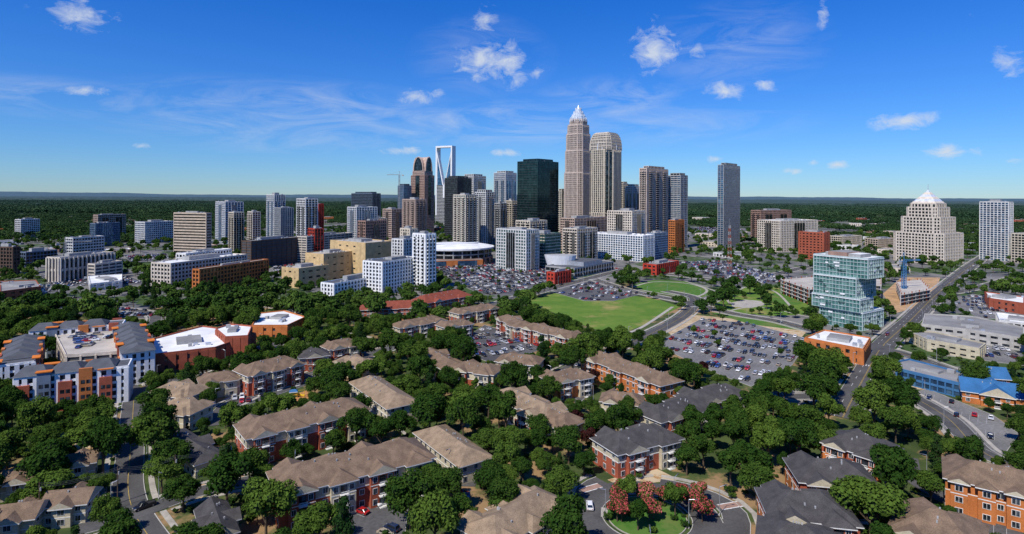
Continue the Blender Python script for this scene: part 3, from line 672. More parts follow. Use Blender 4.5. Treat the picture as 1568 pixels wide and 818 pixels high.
for axis in(0,1):
    A=[];hw=(Wd if axis==0 else Ld)*.8; L2=(Ld if axis==0 else Wd)*1.0
    for k in range(11):
        t=math.pi*k/10; A.append((hw*math.cos(t),z+(zt-z)*math.sin(t)))
    for k in range(10):
        (x0,z0),(x1,z1)=A[k],A[k+1]
        q=[(L2,x0,z0),(L2,x1,z1),(-L2,x1,z1),(-L2,x0,z0)]
        mb.face([mb.W(a,b,zz) if axis==0 else mb.W(b,a,zz) for a,b,zz in q],'pinkstone')
    for s in(-1,1): mb.face([mb.W(s*L2,x,zz) if axis==0 else mb.W(x,s*L2,zz) for x,zz in A],'gdark')
    for s in(-1,1):
        for k in range(10):
            a_,b_=A[k],A[k+1]; f=lambda q:(mb.W(s*(L2+.5),q[0],q[1]) if axis==0 else mb.W(q[0],s*(L2+.5),q[1])); mb.beam(f(a_),f(b_),1.1,'pinkstone')
for k in (0,3):
    a=poly[k];b=poly[(k+1)%4];L=np.hypot(*(b-a)); mb.frame(a,b-a); mb.box(L*.36,L*.64,-.9,0,z*.3,z*.93,'gdark')
mb.obj('arched_top_tower')
D=1750; mb=MB(); z=ZA(682,272,D); zt=ZA(682,223,D)
poly=cpoly(667,692,697.5,D,25)
clad(mb,poly,0,z-22,fh=4.2,bay=4,pw=.5,sp=.9,wall='white',glass='gdark',proud=.2)
a=poly[3];b=poly[0];L=np.hypot(*(b-a));mb.frame(a,b-a);dep=min(np.hypot(*(poly[1]-poly[0])),30)
for s in(0,L-4): mb.box(s,s+4,-.8,dep,z*0.2,zt,'whitepaint')
mb.box(4.01,L-4.01,-.6,dep,zt-5,zt+.1,'whitepaint')
mb.slab([(4,z-21.9),(L/2-1.5,z-21.9),(4,zt-14)],0,dep*.6,'whitepaint'); mb.slab([(L/2+1.5,z-21.9),(L-4,z-21.9),(L-4,zt-14)],0,dep*.6,'white')
mb.slab([(6,z-21.8),(L/2-5,z-21.8),(6,zt-34)],-.5,-.05,'gblue'); mb.slab([(L/2+5,z-21.8),(L-6,z-21.8),(L-6,zt-34)],-.5,-.05,'gblue')
mb.box(L/2-2.5,L/2+2.5,-.5,dep*.6,z-60,z-21.9,'whitepaint')
for k in range(5): zz_=z+4+k*9; ww=(zz_-z+22)/(zt-z+8)*(L/2-4); mb.box(L/2-ww,L/2+ww,dep*.3,dep*.3+.6,zz_,zz_+.7,'steel')
mb.obj('open_crown_tower')
D=800; mb=MB(); c=np.array((PX(1421,D+25),D+25)); HT=ZA(1421,291,D+20)
def sq(w,r): return polyn(c,w,w*.12,r)
W0=97/F*(D+20)/1.36
zz=[ZA(1421,y,D+10) for y in(357,333,318,312)]
for (z0,z1,f) in((0,zz[0],1.0),(zz[0],zz[1],.78),(zz[1],zz[2],.62),(zz[2],zz[3],.52)):
    clad(mb,sq(W0*f,28),z0,z1,fh=4,bay=4.2,pw=1.4,sp=1.5,wall='palestone',glass='gdark',proud=.3)
for k in range(6):
    f0=.5*(1-k/6);f1=.5*(1-(k+.85)/6);za=zz[3]+(HT-zz[3])*k/6;zb=zz[3]+(HT-zz[3])*(k+1)/6
    mb.prism(sq(W0*f0,28),za,zb,'crown' if k%2 else 'palestone',poly2=sq(W0*max(f1,.02),28))
mb.beam((c[0],c[1],HT-2),(c[0],c[1],HT+8),.3,'steel'); mb.obj('pyramid_roof_tower'); raster(sq(W0,28),5,OCC,BLD)
# arena
c=np.array([PX(694,790),790.]); mb=MB(); n=28
def ell(a,b,r,dc=(0,0)):
    th=math.radians(r);return [c+np.array([a*math.cos(t)*math.cos(th)-b*math.sin(t)*math.sin(th),a*math.cos(t)*math.sin(th)+b*math.sin(t)*math.cos(th)]) for t in np.linspace(0,2*math.pi,n,endpoint=False)]
clad(mb,ell(54,50,20),0,8,fh=8,bay=8,pw=2.4,sp=1.6,wall='rose',glass='gdark',roof='gray_roof')
clad(mb,ell(52,48,20),8,19,fh=5.5,bay=8,pw=.8,sp=1.4,wall='grayc',glass='gdark',roof='gray_roof')
pr=ell(56,51,20);mb.prism(pr,19.3,21.3,'whitepaint','white_roof');pr=ell(53,48,20);zp=21.3
for k in range(1,6):
    q=ell(53*(1-(k/5.15)**1.8),48*(1-(k/5.15)**1.8),20);zn=21.3+4.0*math.sin(k/5*math.pi/2); mb.prism(pr,zp,zn,'white_roof',poly2=q);pr=q;zp=zn
for dy in(-14,14): mb.frame(c+np.array([0,dy]),(.94,.34)); mb.box(-36,36,-.8,.8,22.0,25.2,'bluegray')
mb.frame(c+np.array([4,-46]),(.94,.34)); mb.box(-38,38,-8,6,0,8,'orangebrick','gray_roof'); mb.box(-30,-10,-8.3,-7.9,1,7,'gblue'); mb.box(5,30,-8.3,-7.9,1,7,'gblue')
mb.obj('sports_arena'); raster(ell(57,53,20),5,OCC,BLD)
# library with dish wall
poly=cpoly(836,880,940,640,38); mb=MB(); clad(mb,poly,0,10,fh=5,bay=6,pw=.5,sp=1.5,wall='grayc',glass='gdark',roof='slate')
c=sum(poly)/4; mb.frame(c,poly[1]-poly[0])
mb.prism([np.array(mb.W(a,b,0)[:2]) for a,b in((-20,-16),(22,-16),(22,10),(-20,14))],10.3,15,'steel','slate')
cc_=c+np.array([-24,-3])
e1=[cc_+np.array([15*math.cos(t),9*math.sin(t)]) for t in np.linspace(0,2*math.pi,24,endpoint=False)]
e2=[cc_+np.array([19*math.cos(t),11*math.sin(t)]) for t in np.linspace(0,2*math.pi,24,endpoint=False)]
mb.prism(e1,8,21,'whitepaint','grayc',poly2=e2); mb.obj('children_library'); raster(poly,5,OCC,BLD)
# teal glass university building
D=392; H0=ZA(1300,394,D); mb=MB()
def gp(xl,xc,xr,dd=0): return cpoly(xl,xc,xr,D+dd,57)
fa=dict(fh=2.9,bay=2.3,pw=.16,sp=.34,wall='mullion',glass='gteal',proud=.14,parapet=.8,roof='white_roof')
b0=gp(1256,1322,1354,2);b2=gp(1244,1318,1338,2)
clad(mb,b0,0,H0*.24,**fa); clad(mb,b2,H0*.245,H0*.42,**fa); clad(mb,gp(1246,1312,1342,4),H0*.425,H0*.70,**fa); clad(mb,gp(1246,1330,1354,0),H0*.705,H0*.97,**fa)
for q_,za,zb in((b0,0,.24),(b2,.245,.42),(gp(1246,1312,1342,4),.425,.70),(gp(1246,1330,1354,0),.705,.97)):
    for e in range(4):
        a=q_[e];b=q_[(e+1)%4];L=np.hypot(*(b-a));mb.frame(a,b-a); mb.box(0,L,-.3,-.145,zb*H0-.45,zb*H0-.05,'whitepaint')
        rs=random.Random(e+int(za*100))
        for k in range(int(L/5)):
            x0=rs.uniform(.5,L-4.5); z0=(za+rs.uniform(.1,.75)*(zb-za))*H0; mb.box(x0,x0+rs.uniform(2,4),-.2,-.03,z0,z0+1.1,'whitepaint' if k%2 else 'ggreen')
cq=gp(1246,1330,1354,0); cen=sum(cq)/4; mb.frame(cen,cq[1]-cq[0]); mb.box(-7,7,-12,12,H0*.97,H0*.97+2.6,'grayc','white_roof'); mb.box(-9,9,-4,9,H0*.97,H0*.97+3.4,'rose','gray_roof')
mb.obj('glass_university_building'); raster(b0,5,OCC,BLD); keepview(b0,3)
# ------------------------------------------------------------------ low flat roofs
def rb(name,pts,h,**k):
    mb,p=roofb(pts,h,**k); mb.obj(name); return p
rb('brick_warehouse',[(1232,519),(1262,507),(1333,519),(1322,537)],8,fh=4,bay=5,pw=3.0,sp=1.9,wall='orangebrick',glass='gwin',roof='white_roof')
rb('brick_school',[(222,524),(310,501),(392,512),(330,534),(228,546)],9,fh=4.5,bay=5,pw=3.6,sp=2.2,wall='brick',glass='gwin',roof='white_roof')
rb('brick_school',[(330,505),(352,498),(386,501),(380,516),(345,518)],12,fh=4,bay=5,pw=3.6,sp=2.2,wall='brick',glass='gwin',roof='white_roof')
rb('brick_school',[(385,500),(398,481),(435,477),(468,487),(440,500)],8,fh=4,bay=5,pw=3.6,sp=2.2,wall='orangebrick',glass='gwin',roof='white_roof')
rb('warehouse',[(1416,482),(1490,486),(1568,503),(1568,520),(1480,506),(1412,498)],7,fh=4,bay=6,pw=2,sp=2,wall='concrete',glass='gwin',roof='gray_roof')
rb('brick_warehouse',[(1508,448),(1568,456),(1568,466),(1515,458)],8,fh=4,bay=5,pw=3,sp=2.2,wall='brick',glass='gwin',roof='white_roof')
rb('garage_row',[(1388,508),(1430,510),(1510,528),(1500,536),(1420,522)],6,fh=4,bay=5,pw=2,sp=2,wall='siding',glass='gwin',roof='gray_roof')
rb('blue_panel_building',[(1372,556),(1392,552),(1475,573),(1472,590),(1380,568)],6,fh=3,bay=3,pw=.4,sp=.9,wall='blue_panel',glass='gblue',roof='gray_roof')
rb('warehouse',[(1525,480),(1600,490),(1600,500),(1530,492)],7,fh=4,wall='white',roof='white_roof')
rb('brick_block',[(0,432),(55,430),(62,440),(0,448)],7,fh=4,bay=6,wall='brick',roof='gray_roof',sp=2.2,pw=3)
rb('warehouse',[(135,424),(187,421),(187,431),(138,436)],6,fh=4,bay=6,wall='white',roof='white_roof',sp=2.2,pw=3)
# ------------------------------------------------------------------ pitched roof buildings
def proof(mb,a0,a1,b0,b1,ze,zr,ins,mat,axis=0,fascia='whitetrim'):
    if axis==0: r=[(a0+ins,(b0+b1)/2),(a1-ins,(b0+b1)/2)]
    else: r=[((a0+a1)/2,b0+ins),((a0+a1)/2,b1-ins)]
    e=[(a0,b0),(a1,b0),(a1,b1),(a0,b1)]
    V=[mb.W(x,y,ze) for x,y in e]; R=[mb.W(x,y,zr) for x,y in r]; B=[mb.W(x,y,ze-.28) for x,y in e]
    if axis==0:
        mb.face([V[0],V[1],R[1],R[0]],mat);mb.face([V[2],V[3],R[0],R[1]],mat)
        mb.face([V[1],V[2],R[1]],mat if ins>0 else 'siding');mb.face([V[3],V[0],R[0]],mat if ins>0 else 'siding')
    else:
        mb.face([V[1],V[2],R[1],R[0]],mat);mb.face([V[3],V[0],R[0],R[1]],mat)
        mb.face([V[0],V[1],R[0]],mat if ins>0 else 'siding');mb.face([V[2],V[3],R[1]],mat if ins>0 else 'siding')
    for k in range(4): mb.face([B[k],B[(k+1)%4],V[(k+1)%4],V[k]],fascia)
    mb.face(B[::-1],fascia)
def win(mb,s,t,side,z,w,h,axis=0):
    f=lambda s0,s1,t0,t1,z0,z1,m: mb.box(s0,s1,t0,t1,z0,z1,m) if axis==0 else mb.box(t0,t1,s0,s1,z0,z1,m)
    f(s-w/2-.13,s+w/2+.13,t,t+side*.07,z-.13,z+h+.13,'whitetrim')
    f(s-w/2,s-.04,t,t+side*.10,z,z+h,'gwin'); f(s+.04,s+w/2,t,t+side*.10,z,z+h,'gwin')
def balcony(mb,s,t,side,z,w):
    mb.box(s-w/2,s+w/2,t,t+side*.08,z,z+2.2,'gwin'); mb.box(s-w/2-.2,s+w/2+.2,t,t+side*1.4,z-.2,z-.02,'whitetrim')
    for k in range(7): 
        x=s-w/2-.15+k*(w+.3)/6; mb.box(x-.04,x+.04,t+side*1.3,t+side*1.38,z,z+1.0,'whitetrim')
    mb.box(s-w/2-.2,s+w/2+.2,t+side*1.28,t+side*1.4,z+.95,z+1.05,'whitetrim')
def apt(name,a,b,W,ze,zr,roof='brown_shingle',wall='brick',top='siding',wings=3,wl=7,hip=True,ox=.7,show=False):
    a=P(a[0],a[1],zr); b=P(b[0],b[1],zr)
    L=np.hypot(*(b-a))+W*.45; c=(a+b)/2; mb=MB(); mb.frame(c,b-a); nf=max(1,round(ze/3.05)); fh=ze/nf
    h=L/2;w=W/2; pitch=(zr-ze)/(w+ox)
    zs=ze-fh if nf>2 else ze*.52
    mb.box(-h,h,-w,w,0,zs,wall); mb.box(-h-.0,h+.0,-w,w,zs+.0,ze,top)
    mb.box(-h-.06,h+.06,-w-.06,w+.06,zs-.12,zs+.12,'whitetrim')
    proof(mb,-h-ox,h+ox,-w-ox,w+ox,ze+.1,zr,(w+ox)*.9 if hip else 0,roof)
    ws=[]
    if wings: 
        for k in range(wings): ws.append(-h+(k+.5)*L/wings)
    wl=min(wl,L/max(wings,1)*.62)
    for i,s in enumerate(ws):
        for sd in(-1,1):
            t1=sd*(w+1.4); wm=wall if (i+(sd>0))%2==0 else top
            mb.box(s-wl/2,s+wl/2,0,t1,0,ze-.02,wm); zz=ze+.13; zq=ze+.1+pitch*(wl/2+ox)*1.05
            ins=(wl/2+ox)*.9 if i%2 else 0
            if sd>0: b0,b1=-(ins),t1+ox
            else: b0,b1=t1-ox,ins
            proof(mb,s-wl/2-ox,s+wl/2+ox,b0,b1,zz,min(zq,zr-.25),ins,roof,axis=1)
            mb.box(s-wl/2-.05,s+wl/2+.05,t1,t1+sd*.05,zs-.12,zs+.12,'whitetrim')
            for f in range(nf):
                z=f*fh+.9
                if wl>5.5:
                    win(mb,s-wl*.32,t1,sd,z,1.1,1.45); win(mb,s+wl*.32,t1,sd,z,1.1,1.45)
                    balcony(mb,s,t1,sd,f*fh+.15,1.9) 
                else: win(mb,s,t1,sd,z,1.6,1.45)
    n=int(L/3.4)
    for k in range(n):
        s=-h+(k+.5)*L/n
        if any(abs(s-q)<wl/2+1.0 for q in ws): continue
        for sd in(-1,1):
            for f in range(nf): win(mb,s,sd*w,sd,f*fh+.95,1.25,1.4)
    n=max(1,int(W/4))
    for k in range(n):
        s=-w+(k+.5)*W/n
        for sd in(-1,1):
            for f in range(nf): win(mb,s,sd*h,sd,f*fh+.95,1.2,1.4,axis=1)
    rr=random.Random(int(abs(c[0])*10))
    for k in range(int(L/4)):
        x=rr.uniform(-h+w,h-w) if h>w else 0; y=rr.choice((-1,1))*rr.uniform(.5,w*.6); zb=ze+.1+(w+ox-abs(y))*pitch
        mb.box(x-.18,x+.18,y-.18,y+.18,zb-.3,zb+.45,'grayc')
    mb.obj(name)
    q=lambda e,f:[np.array(mb.W(x,y,0)[:2]) for x,y in((-e,-f),(e,-f),(e,f),(-e,f))]
    raster(q(h,w+1),1.8,OCC); raster(q(h,w+1.5),.5,BLD); keepview(q(h*.9,w*.75),ze)
    if show: keepview(q(h*.9,w+1),ze*.45)
AP=[((440,712),(632,668),16,9.6,14,'brown_shingle','brick','siding',4,1),
((385,640),(540,606),15,9.6,13.5,'brown_shingle','brick','siding',4,1),
((562,572),(612,604),13,8,11.5,'light_shingle','siding','siding',0,1),
((380,556),(445,542),14,9,13,'brown_shingle','brick','siding',3,1),
((505,522),(540,516),11,7,10.5,'brown_shingle','brick','siding',2,0),((525,543),(562,549),11,6,9,'light_shingle','siding','siding',2,0),
((664,648),(722,688),12,6,9,'light_shingle','siding','siding',0,1),
((745,795),(835,745),13,6,9.5,'light_shingle','siding','siding',3,0),
((775,590),(842,620),12,7,10,'light_shingle','siding','siding',3,0),((810,614),(872,636),11,6,9,'brown_shingle','brick','siding',2,0),
((845,570),(890,562),12,8,11,'brown_shingle','orangebrick','siding',2,1),
((912,535),(1020,572),14,8.5,12,'brown_shingle','orangebrick','orangebrick',3,1),
((938,662),(1012,645),14,8,12,'dark_shingle','brick','siding',2,1),((1000,622),(1062,604),13,7,10.5,'dark_shingle','brick','siding',2,0),((1060,598),(1118,585),13,7,10.5,'dark_shingle','brick','siding',2,0),
((1290,655),(1348,672),15,9,13,'dark_shingle','orangebrick','brick',2,1),((1232,700),(1312,706),15,9,13,'dark_shingle','orangebrick','brick',2,1),((1190,748),(1278,756),15,9,13,'dark_shingle','orangebrick','brick',2,1),((1185,795),(1262,812),15,9,13,'dark_shingle','orangebrick','brick',2,0),
((1470,700),(1590,725),16,9.5,13.5,'brown_shingle','orangebrick','orangebrick',4,1),((1400,768),(1475,790),17,9.5,14,'brown_shingle','orangebrick','orangebrick',2,1),
((610,492),(670,482),12,8,11,'brown_shingle','brick','siding',3,1),((700,472),(752,464),12,8,11,'brown_shingle','brick','siding',3,1),((680,492),(712,487),11,8,11,'brown_shingle','brick','siding',2,0),
((775,480),(800,492),12,8,11,'brown_shingle','brick','siding',2,1),((812,493),(880,508),12,8,11,'brown_shingle','brick','siding',3,1),
((655,530),(692,552),12,6.5,9.5,'brown_shingle','brick','siding',2,0),((705,552),(755,558),12,7,10,'brown_shingle','brick','siding',2,1),((772,540),(820,544),12,7,10,'brown_shingle','brick','siding',2,1),
((258,582),(298,588),12,6.5,10,'light_shingle','siding','siding',2,1),((262,608),(300,612),12,6.5,10,'light_shingle','siding','siding',2,1),((315,572),(356,566),11,7,10,'brown_shingle','siding','siding',2,0),((465,535),(494,532),11,7,10,'dark_shingle','brick','siding',1,1),
((560,462),(640,459),16,8,12.5,'red_roof','brick','brick',3,1),((645,452),(705,442),18,8,13,'red_roof','brick','brick',2,1),
((930,598),(975,602),10,5.5,8.5,'brown_shingle','siding','siding',2,0),
((265,655),(318,690),9,4.5,7,'dark_shingle','siding','siding',1,0)]
for (a,b,W,ze,zr,ro,wa,tp,wi,sh) in AP: apt('apartment_building',a,b,W,ze,zr,ro,wa,tp,wi,show=bool(sh))
for (a,b,W,ro,wa) in [((20,718),(50,714),7.5,'brown_shingle','siding'),((88,750),(130,746),8.5,'brown_shingle','siding'),((8,772),(50,767),9,'brown_shingle','siding'),((108,695),(138,690),7,'brown_shingle','siding'),((325,765),(338,800),7,'dark_shingle','siding')]:
    apt('house',a,b,W,5.4,8.0,ro,wa,'siding',1,wl=4.5,hip=False,show=True)
apt('blue_roof_building',(1485,578),(1560,588),15,5,9.5,'blue_roof','orangebrick','orangebrick',1,wl=11,hip=False,show=True)
apt('blue_roof_building',(1500,560),(1530,562),9,6,10.5,'blue_roof','orangebrick','orangebrick',0,hip=False)
def wing(px0,px1,W,h):
    a=P(*px0,h);b=P(*px1,h);L=np.hypot(*(b-a));mb=MB();mb.frame(a,b-a)
    poly=ccw([np.array(mb.W(x,y,0)[:2]) for x,y in((0,-W/2),(L,-W/2),(L,W/2),(0,W/2))]); 
    clad(mb,poly,0,h,fh=3.1,bay=3.4,pw=1.7,sp=1.0,wall='whitepaint',glass='gwin',roof='slate',parapet=.6)
    mb.frame(a,b-a); k=.6;i=0
    while k<L-4.3:
        mt=('brick','bluegray','brick','orangebrick','brick')[i%5]
        for sd in(-1,1):
            hh=h+(1.6 if i%2 else .2)
            mb.box(k,k+4.6,sd*(W/2-.2),sd*(W/2+1.1),0,hh-3.2 if i%2==0 else hh,mt)
            if i%3==1: mb.box(k-.5,k+5.1,sd*(W/2-1.5),sd*(W/2+1.5),hh+.02,hh+.4,'orange_panel')
            for f in range(int(h/3.1)-(1 if i%2==0 else 0)):
                mb.box(k+.7,k+2.1,sd*(W/2+1.1),sd*(W/2+1.16),f*3.1+1,f*3.1+2.5,'gwin'); mb.box(k+2.6,k+4,sd*(W/2+1.1),sd*(W/2+1.16),f*3.1+1,f*3.1+2.5,'gwin')
        k+=7;i+=1
    k=0
    while k<L-9:
        proof(mb,k-.4,k+11.2,-W/2-.6,W/2+.6,h+.75+.02*(k%3),h+3.4,3,'slate',fascia='grayc'); k+=11.5
    raster(poly,3,OCC,BLD); keepview(poly,h); keepview(poly,3); return mb.obj('apartment_complex')
wing((28,574),(200,556),13,15); wing((40,520),(26,558),13,15); wing((50,505),(190,494),13,15); wing((196,500),(212,540),13,15); 
mb,p=roofb([(84,514),(120,504),(190,508),(192,540),(100,546)],12,extra=False,fh=3.1,bay=7,pw=.8,sp=1.2,wall='palestone',glass='darkgray',roof='tan_roof')
for k in range(26):
    q=sum(w_*x for w_,x in zip(np.random.dirichlet(np.ones(len(p))*1.3),p)); car(q[0],q[1],random.choice((.3,.3+math.pi/2)),12.26)
mb.obj('parking_garage')
def frameb(pts,h,nf):
    poly=ccw([P(x,y,h) for x,y in pts]); mb=MB()
    for f in range(1,nf+1): mb.prism(poly,f*h/nf-.35,f*h/nf,'concrete' if f<nf else 'tan_roof')
    for k in range(len(poly)):
        a=poly[k];b=poly[(k+1)%len(poly)];L=np.hypot(*(b-a));mb.frame(a,b-a);n=max(1,int(L/6))
        for j in range(n): mb.box(j*L/n,j*L/n+.6,.3,.9,0,h+1.5,'rust' if j%2 else 'concrete')
    mb.prism(scalep(poly,.82),0,h-.5,'tan'); raster(poly,3,OCC); mb.obj('construction_building')
frameb([(1195,428),(1250,424),(1285,434),(1240,444)],13,4); frameb([(1300,424),(1350,428),(1350,438),(1310,434)],12,4); frameb([(1372,432),(1410,428),(1425,444),(1380,452)],9,3)
def mast(px,py,yt,name,w0=4,mat2=('rust','whitepaint'),taper=.35,k_=1):
    c=P(px,py);Ht=ZA(px,yt,c[1]);mb=MB();n=14
    for k in range(n):
        z0=Ht*k/n;z1=Ht*(k+1)/n;w0_=w0*(1-(1-taper)*k/n);w1=w0*(1-(1-taper)*(k+1)/n)
        A=[(c[0]+x*w0_/2,c[1]+y*w0_/2,z0) for x,y in((-1,-1),(1,-1),(1,1),(-1,1))];B=[(c[0]+x*w1/2,c[1]+y*w1/2,z1) for x,y in((-1,-1),(1,-1),(1,1),(-1,1))]
        for j in range(4):
            m=mat2[k%2]; mb.beam(A[j],B[j],.14*k_,m);mb.beam(A[j],B[(j+1)%4],.06*k_,m);mb.beam(B[j],B[(j+1)%4],.06*k_,m)
    return mb,c,Ht
mb,c,Ht=mast(1117,414,345,'radio_mast',4.5,('rust','grayc'))
mb.beam((c[0],c[1],Ht),(c[0],c[1],Ht+8),.12,'grayc'); mb.obj('radio_mast')
def crane(px,D,yt,jib,ang,mat='grayc'):
    py=HY+F*CH/D; mb,c,Ht=mast(px,py+ (px-CX)*TH,yt,'tower_crane',2.4,(mat,mat),1.0,1.6)
    dx,dy=math.cos(ang),math.sin(ang)
    for s in(-1,1): mb.beam((c[0]-dx*jib*.3,c[1]-dy*jib*.3+s*.6,Ht),(c[0]+dx*jib,c[1]+dy*jib+s*.6,Ht),.2,mat)
    mb.beam((c[0],c[1],Ht+1.4),(c[0]+dx*jib,c[1]+dy*jib,Ht+.6),.2,mat)
    for k in range(int(jib/3)):
        x=k*3; mb.beam((c[0]+dx*x,c[1]+dy*x,Ht),(c[0]+dx*(x+1.5),c[1]+dy*(x+1.5),Ht+1.2),.1,mat)
    mb.beam((c[0],c[1],Ht),(c[0],c[1],Ht+8),.25,mat); mb.beam((c[0],c[1],Ht+8),(c[0]+dx*jib*.8,c[1]+dy*jib*.8,Ht+1),.08,mat); mb.beam((c[0],c[1],Ht+8),(c[0]-dx*jib*.3,c[1]-dy*jib*.3,Ht),.08,mat)
    mb.frame((c[0]-dx*jib*.28,c[1]-dy*jib*.28),(dx,dy)); mb.box(-2,2,-1,1,Ht-2.5,Ht,'concrete'); mb.obj('tower_crane')
crane(611,1300,268,28,math.pi*.98); crane(1384,520,400,22,.4,'blue_panel'); crane(100,760,372,30,1.0)
def lampmesh():
    mb=MB(); mb.cyl((0,0),.11,.07,0,8,8,'steel'); mb.beam((0,0,7.9),(1.8,0,8.3),.05,'steel'); mb.box(1.5,2.3,-.15,.15,8.22,8.38,'darkgray'); mb.cyl((0,0),.2,.2,0,.4,8,'concrete'); return mb.mesh('street_lamp')
LM=lampmesh()
for r in ROADS:
    p=r['p'];i=4;s=1
    while i<len(p)-2:
        t=p[i+1]-p[i];t/=np.hypot(*t);nn=np.array([-t[1],t[0]])*s;q=p[i]+nn*(r['w']/2+.9)
        if not onroad(q,r):
            o=bpy.data.objects.new('street_lamp',LM);COL.objects.link(o);o.location=(q[0],q[1],.05);o.rotation_euler=(0,0,math.atan2(-nn[1],-nn[0]))
        i+=8;s=-s
# utility poles with sagging wires along the lower-left street
PL=[P(x,y) for x,y in((60,800),(180,772),(268,752),(352,730),(440,716))]
for i,c in enumerate(PL):
    mb=MB(); d=PL[min(i+1,len(PL)-1)]-PL[max(i-1,0)]; mb.frame(c,d); mb.cyl(c,.17,.12,0,11,8,'bark'); mb.box(-.08,.08,-1.2,1.2,10.1,10.25,'bark'); mb.cyl(c+np.array([.35,0]),.22,.22,8.6,9.5,8,'grayc'); mb.obj('utility_pole')
mb=MB()
for a,b in zip(PL[:-1],PL[1:]):
    d=(b-a)/np.hypot(*(b-a));nn=np.array([-d[1],d[0]])
    for o_ in(-1.1,0,1.1):
        pr=None
        for k in range(9):
            t=k/8; q=a+(b-a)*t+nn*o_; pt=(q[0],q[1],10.3-4*t*(1-t)*1.1)
            if pr: mb.beam(pr,pt,.025,'darkgray')
            pr=pt
mb.obj('power_line')
mb=MB(); c=P(714,768); raster([c+np.array(o) for o in((-3,-3),(3,-3),(3,3),(-3,3))],1,OCC,VIS)
mb.frame(c,(1,0))
for x in(-1,1):
    for y in(-1,1): mb.box(x-.08,x+.08,y-.08,y+.08,0,3,'blue_panel')
mb.box(-1.1,1.1,-1.1,1.1,1.4,1.5,'blue_panel'); mb.box(-1.1,1.1,1.02,1.1,1.5,2.2,'blue_panel')
pr=None
for k in range(11):
    t=k/10*math.pi*1.3; pt=(c[0]-1.2-2*math.sin(t),c[1]+2-2*math.cos(t),2.4-k*.2)
    if pr: mb.beam(pr,pt,.42,'redpanel')
    pr=pt
mb.obj('playground_set')
mb=MB(); c=P(455,608); mb.frame(c,(1,.3))
for x in(-3,0,3):
    for y in(-1,1): mb.box(x-.08,x+.08,y-.08,y+.08,0,2.6,'playyellow')
mb.box(-3,0,-1,1,1.3,1.4,'playyellow'); proof(mb,-3.3,.3,-1.3,1.3,2.7,3.6,1,'blue_roof'); mb.beam(mb.W(0,0,1.3),mb.W(3,0,.2),.4,'playyellow'); mb.box(-3,3.1,.95,1.05,2.5,2.6,'playyellow'); mb.obj('playground_set')
# ------------------------------------------------------------------ trees
def treemesh(name,seed,R,Ht,nl,ls,kind='round',leaf='leaf',core=True,trunk=True,limbs=6):
    r=np.random.default_rng(seed); tmp=MB()
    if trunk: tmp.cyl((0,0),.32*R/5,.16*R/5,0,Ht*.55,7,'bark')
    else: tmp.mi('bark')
    tmp.mi(leaf); tmp.mi('leaf_shade_core')
    if kind=='cone': 
        K_=16; cz=r.uniform(.12,.95,K_)*Ht; cr=R*(1-cz/Ht)*.75; an=r.uniform(0,6.28,K_); C=np.stack([cr*np.cos(an),cr*np.sin(an),cz],1); CR=R*(.28+.42*(1-cz/Ht))
    else:
        K_=17 if kind=='round' else 10
        zc=Ht*.60; hz=Ht*.38
        d=r.normal(size=(K_,3)); d/=np.linalg.norm(d,axis=1)[:,None]; d[:,2]=np.where(d[:,2]<-.35,-d[:,2],d[:,2]); rad=r.uniform(.5,.84,K_)[:,None]
        C=d*rad*np.array([R*r.uniform(.8,1.15),R*r.uniform(.8,1.15),hz])+np.array([0,0,zc]); CR=R*r.uniform(.19,.42,K_); C=np.vstack([C,[0,0,zc]]);CR=np.append(CR,R*.46)
    if trunk:
        for k in range(min(limbs,len(C))):
            tmp.beam((0,0,Ht*.28+k*.03*Ht),tuple(C[k]),.09*R/5,'bark')
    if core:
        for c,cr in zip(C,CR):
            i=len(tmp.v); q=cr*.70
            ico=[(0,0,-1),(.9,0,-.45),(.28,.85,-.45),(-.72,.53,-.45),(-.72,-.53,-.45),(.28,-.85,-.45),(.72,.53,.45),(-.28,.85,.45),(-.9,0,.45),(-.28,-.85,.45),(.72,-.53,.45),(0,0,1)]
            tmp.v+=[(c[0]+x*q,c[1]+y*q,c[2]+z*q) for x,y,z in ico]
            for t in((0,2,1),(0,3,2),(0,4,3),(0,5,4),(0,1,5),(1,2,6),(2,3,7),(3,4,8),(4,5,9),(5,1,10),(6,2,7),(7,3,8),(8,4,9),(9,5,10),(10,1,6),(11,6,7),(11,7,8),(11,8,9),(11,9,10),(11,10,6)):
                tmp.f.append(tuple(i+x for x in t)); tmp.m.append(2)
    pr_=CR**2/np.sum(CR**2); idx=r.choice(len(C),nl,p=pr_); d=r.normal(size=(nl,3)); d/=np.linalg.norm(d,axis=1)[:,None]
    d[:,2]=np.where(d[:,2]<-.5,-d[:,2],d[:,2])
    pos=C[idx]+d*(CR[idx]*r.uniform(.72,1.16,nl))[:,None]
    dist=np.linalg.norm(pos[:,None,:]-C[None],axis=2)/CR[None]; keep=dist.min(1)>.70; pos=pos[keep];d=d[keep];m=len(pos)
    nrm=d+r.normal(size=(m,3))*.5+np.array([0,0,.15]); nrm/=np.linalg.norm(nrm,axis=1)[:,None]
    a=np.cross(nrm,r.normal(size=(m,3))); a/=np.linalg.norm(a,axis=1)[:,None]; b=np.cross(nrm,a)
    s=ls*r.uniform(.6,1.3,m)[:,None]/2; asp=r.uniform(.5,1,m)[:,None]
    q=np.stack([pos-a*s,pos-b*s*asp,pos+a*s,pos+b*s*asp],1).reshape(-1,3)
    i=len(tmp.v); tmp.v+=[tuple(x) for x in q.tolist()]; tmp.f+=[(i+4*k,i+4*k+1,i+4*k+2,i+4*k+3) for k in range(m)]
    if leaf=='blossom':
        li=tmp.mi('leaf'); tmp.m+=[1 if (x<.5) else li for x in r.random(m)]
    else: tmp.m+=[1]*m
    return tmp
